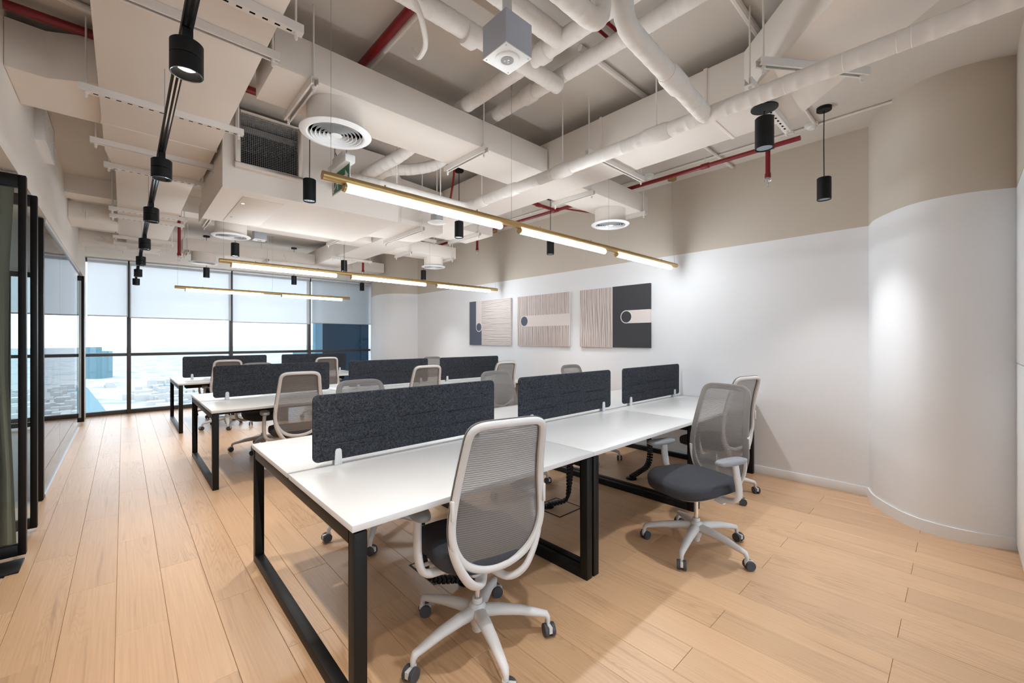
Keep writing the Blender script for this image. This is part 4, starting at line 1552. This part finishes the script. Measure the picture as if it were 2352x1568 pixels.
rz = 3.15
t = red_pipe([(4.30, 0.95, rz), (4.30, 8.2, rz)], 0.021, 'long red sprinkler pipe along the picture wall', [((4.30, 1.15, rz), (4.30, 1.25, rz)), ((4.30, 1.72, rz), (4.30, 1.80, rz)), ((4.30, 3.70, rz), (4.30, 3.80, rz)), ((4.30, 5.42, rz), (4.30, 5.52, rz))])
for y in (1.76, 4.4, 6.2):
    MB().tube([(4.30, y, rz + 0.02), (4.30, y, ZC)], 0.005, 8).build('hanger_rod', 'strut', t)
red_pipe([(4.28, 3.75, rz), (3.32, 3.75, rz)], 0.021, 'short red pipe meeting the wall side sprinkler pipe at a tee', [((3.92, 3.75, rz), (3.99, 3.75, rz))])
red_pipe([(4.32, 3.68, rz + 0.02), (4.86, 3.50, rz + 0.02)], 0.010, 'thin red conduit running from the tee to the picture wall')
red_pipe([(-0.48, 3.56, 3.235), (3.30, 3.56, 3.235)], 0.026, 'red pipe crossing behind the long cross duct')
red_pipe([(1.17, -0.5, 3.24), (1.17, 3.5, 3.24)], 0.027, 'red pipe on the ceiling left of the emergency lamp box')
red_pipe([(1.45, 1.49, 3.27), (2.30, 1.49, 3.27)], 0.010, 'lower thin red conduit on the ceiling between the lagged pipes', [((2.06, 1.49, 3.27), (2.10, 1.49, 3.27))])
red_pipe([(1.45, 1.42, 3.27), (2.30, 1.42, 3.27)], 0.010, 'upper thin red conduit on the ceiling between the lagged pipes', [((2.06, 1.42, 3.27), (2.10, 1.42, 3.27))])
red_pipe([(2.42, 3.44, 3.24), (2.42, 3.46, 3.0), (2.40, 3.50, 2.76), (2.47, 3.80, 2.76)], 0.010, 'thin red cable dropping behind the cross duct to the ceiling disc')


def sprinkler(x, y, ztop, zb, label, r=0.020):
    t = thing('sprinkler_drop', label, 'sprinkler', (x, y, zb), group='red sprinkler drops')
    MB().tube([(x, y, ztop), (x, y, zb + 0.11)], r, 14).build('drop_pipe', 'red', t)
    MB().lathe([(r * 1.25, zb + 0.085), (r * 1.25, zb + 0.12), (r, zb + 0.13)], 14, (x, y, 0)).build('reducer', 'red', t)
    MB().lathe([(0.0, zb + 0.062), (0.016, zb + 0.062), (0.016, zb + 0.085)], 12, (x, y, 0)).build('escutcheon', 'steel', t)
    MB().lathe([(0.030, zb + 0.056), (0.028, zb + 0.064), (0.012, zb + 0.066)], 20, (x, y, 0), closed=True).build('cup', 'chrome', t)
    MB().tube([(x - 0.010, y, zb + 0.058), (x - 0.012, y, zb + 0.03), (x, y, zb + 0.008), (x + 0.012, y, zb + 0.03), (x + 0.010, y, zb + 0.058)], 0.003, 6).build('frame_arm', 'chrome', t)
    MB().lathe([(0.0, zb), (0.015, zb), (0.015, zb + 0.003), (0.0, zb + 0.004)], 14, (x, y, 0)).build('deflector', 'chrome', t)


sprinkler(4.30, 1.20, rz, 2.79, 'red sprinkler drop right of the short stemmed pendant spot')
sprinkler(4.30, 5.47, rz, 2.79, 'red sprinkler drop above the leftmost canvas')
sprinkler(0.60, 7.80, ZC, 2.54, 'red sprinkler drop left of the farthest brass pendant, by the trunk duct')
sprinkler(3.36, 7.80, ZC, 2.60, 'red sprinkler drop in front of the far rounded column')


def conduit(pts, label, r=0.011, clips=()):
    t = thing('ceiling_conduit', label, 'conduit', tuple(pts[0]), group='beige ceiling conduits')
    MB().tube(smooth_path(pts, 0.06), r, 10).build('conduit', 'strut', t)
    for c in clips:
        MB().box(c[0] - 0.016, c[0] + 0.016, c[1] - 0.016, c[1] + 0.016, c[2] - 0.012, c[2] + 0.012).build('saddle', 'strut', t)


conduit([(4.46, 0.2, 3.285), (4.46, 8.2, 3.285)], 'thin conduit on the ceiling along the picture wall', 0.010, [(4.46, y, 3.285) for y in (1.05, 1.7, 2.6, 3.4, 4.4)])
conduit([(3.30, 1.70, 3.275), (4.86, 1.70, 3.275)], 'ceiling conduit crossing the wall side sprinkler pipe', 0.014)
conduit([(2.15, 1.67, 3.28), (3.2, 1.67, 3.28)], 'pale conduit on the ceiling beside the main supply duct', 0.020)
conduit([(2.35, 0.85, 3.28), (3.2, 0.85, 3.28)], 'pale conduit on the ceiling above the diagonal elbow', 0.020)
conduit([(1.245, -0.4, 3.28), (1.245, 3.4, 3.28)], 'pale conduit beside the red ceiling pipe', 0.017)
conduit([(-0.48, 3.30, 3.27), (-0.1, 3.38, 3.27), (0.6, 3.40, 3.27)], 'bent conduit beside the red pipe in the upper left corner', 0.022)
conduit([(3.40, 0.87, 3.285), (4.46, 0.87, 3.285)], 'ceiling conduit leading to the smoke detector by the pendant spot', 0.013)
conduit([(0.95, 1.72, 3.02), (1.03, 1.74, 2.94), (1.13, 1.85, 2.90), (1.17, 2.0, 2.92), (1.17, 2.06, 3.0)], 'ribbed flexible conduit curling below the red ceiling pipe', 0.014)


def detector(x, y, z, label, r=0.05):
    t = thing('smoke_detector', label, 'detector', (x, y, z - 0.05), group='ceiling detectors')
    MB().lathe([(r * 0.8, z - 0.022), (r, z - 0.02), (r, z)], 24, (x, y, 0)).build('mount', 'signwhite', t)
    MB().lathe([(0.0, z - 0.05), (r * 0.5, z - 0.048), (r * 0.82, z - 0.03), (r * 0.8, z - 0.023)], 24, (x, y, 0)).build('dome', 'signwhite', t)


detector(4.44, 2.45, ZC, 'white smoke detector on the ceiling behind the red pipe')
detector(4.44, 0.90, ZC, 'white smoke detector next to the cable hung spot')

# white disc detector hanging below a steel box
t = thing('ceiling_speaker', 'round white ceiling disc hanging from a steel can', 'speaker', (2.47, 3.84, 2.65))
MB().lathe([(0.0, 2.645), (0.080, 2.647), (0.098, 2.655), (0.098, 2.662), (0.07, 2.668)], 32, (2.47, 3.84, 0)).build('disc', 'signwhite', t)
MB().lathe([(0.065, 2.668), (0.065, 2.735)], 12, (2.47, 3.84, 0)).build('steel_can', 'steel', t)
MB().tube([(2.47, 3.84, 2.735), (2.47, 3.84, ZC)], 0.005, 8).build('rod', 'strut', t)


def lamp_box(x0, y0, s, z0, z1, ztop, label):
    cx, cy = x0 + s / 2, y0 + s / 2
    t = thing('emergency_lamp', label, 'emergency lamp', (cx, cy, z0), group='cube emergency lamps')
    MB().box(x0, x0 + s, y0, y0 + s, z0 + 0.004, z1).build('housing', 'galv', t, bevel=0.001)
    MB().box(x0 - 0.001, x0 + s + 0.001, y0 - 0.001, y0 + s + 0.001, z0, z0 + 0.005).build('face_plate', 'signwhite', t, bevel=0.001)
    MB().lathe([(0.0, z0 - 0.004), (0.034, z0 - 0.005), (0.052, z0 - 0.006), (0.057, z0 - 0.003), (0.057, z0)], 32, (cx, cy, 0)).build('lamp_ring', 'signwhite', t)
    MB().lathe([(0.0, z0 - 0.0062), (0.030, z0 - 0.0066), (0.030, z0 - 0.0045)], 24, (cx, cy, 0)).build('lens', 'hub', t)
    for ax, ay in ((-0.009, 0.006), (0.009, 0.004), (0.0, -0.010)):
        MB().lathe([(0.0, z0 - 0.010), (0.004, z0 - 0.009), (0.006, z0 - 0.0065)], 10, (cx + ax, cy + ay, 0)).build('led', 'chrome', t)
    for ax in (0.012, s - 0.012):
        for ay in (0.012, s - 0.012):
            MB().lathe([(0.0, z0 - 0.002), (0.0035, z0 - 0.002), (0.0035, z0)], 8, (x0 + ax, y0 + ay, 0)).build('screw', 'steel', t)
    # slotted support channel (its open face towards the camera)
    u = Vector((0.681, 0.732, 0))
    ch = MB().box(-0.022, 0.022, -0.004, 0.0, 0, ztop - z1)
    ch.box(-0.022, -0.018, -0.02, -0.004, 0, ztop - z1).box(0.018, 0.022, -0.02, -0.004, 0, ztop - z1)
    ch.xf(Matrix.Translation((cx, cy, z1)) @ Matrix.Rotation(R(-42.9), 4, 'Z'))
    ch.build('support_channel', 'signwhite', t)


lamp_box(1.222, 1.352, 0.16, 2.70, 2.855, ZC, 'cube emergency lamp hanging among the lagged pipes at the top')
lamp_box(1.40, 7.02, 0.16, 2.87, 3.0, ZC, 'cube emergency lamp behind the big ceiling unit')

# exit sign
t = thing('exit_sign', 'green running man exit sign hanging behind the nearest brass pendant', 'exit sign', (1.30, 3.44, 2.61))
MB().box(1.26, 1.34, 3.25, 3.64, 2.79, 2.85).build('lamp_housing', 'signwhite', t, bevel=0.008)
MB().box(1.27, 1.33, 3.34, 3.56, 2.85, 2.90).build('gear_box', 'signwhite', t, bevel=0.008)
MB().box(1.298, 1.302, 3.255, 3.635, 2.612, 2.79).build('sign_plate', 'signwhite', t)
MB().box(1.2962, 1.298, 3.270, 3.620, 2.624, 2.782).build('green_field', 'green', t)
man = MB()
xs0, xs1 = 1.2955, 1.2962


def mb(y0, z0, y1, z1, w_):
    d = Vector((y1 - y0, z1 - z0))
    d.normalize()
    nn = Vector((-d.y, d.x)) * w_ / 2
    man.prism_x([(y0 + nn.x, z0 + nn.y), (y1 + nn.x, z1 + nn.y), (y1 - nn.x, z1 - nn.y), (y0 - nn.x, z0 - nn.y)], xs0, xs1)


man.prism_x(circ(3.545, 2.766, 0.012, 14), xs0, xs1)
mb(3.545, 2.752, 3.530, 2.700, 0.020)
mb(3.545, 2.745, 3.572, 2.725, 0.010)
mb(3.540, 2.745, 3.508, 2.732, 0.010)
mb(3.530, 2.705, 3.505, 2.680, 0.013)
mb(3.505, 2.680, 3.512, 2.640, 0.012)
mb(3.532, 2.703, 3.555, 2.670, 0.013)
mb(3.555, 2.670, 3.585, 2.655, 0.012)
man.build('running_man', 'signwhite', t)
ar = MB()
ar.prism_x([(3.285, 2.703), (3.345, 2.755), (3.345, 2.718), (3.44, 2.718), (3.44, 2.688), (3.345, 2.688), (3.345, 2.650)], xs0, xs1)
ar.build('arrow', 'signwhite', t)
dr = MB().prism_x([(3.590, 2.63), (3.612, 2.63), (3.612, 2.776), (3.590, 2.776)], xs0, xs1)
dr.build('door_mark', 'signwhite', t)
for y in (3.33, 3.58):
    MB().tube([(1.30, y, 2.89), (1.30, y, ZC)], 0.005, 8).build('stem', 'steel', t)
MB().tube([(1.305, 3.59, 3.1), (1.31, 3.60, 2.98), (1.315, 3.54, 2.90)], 0.003, 6).build('cord', 'matblack', t)
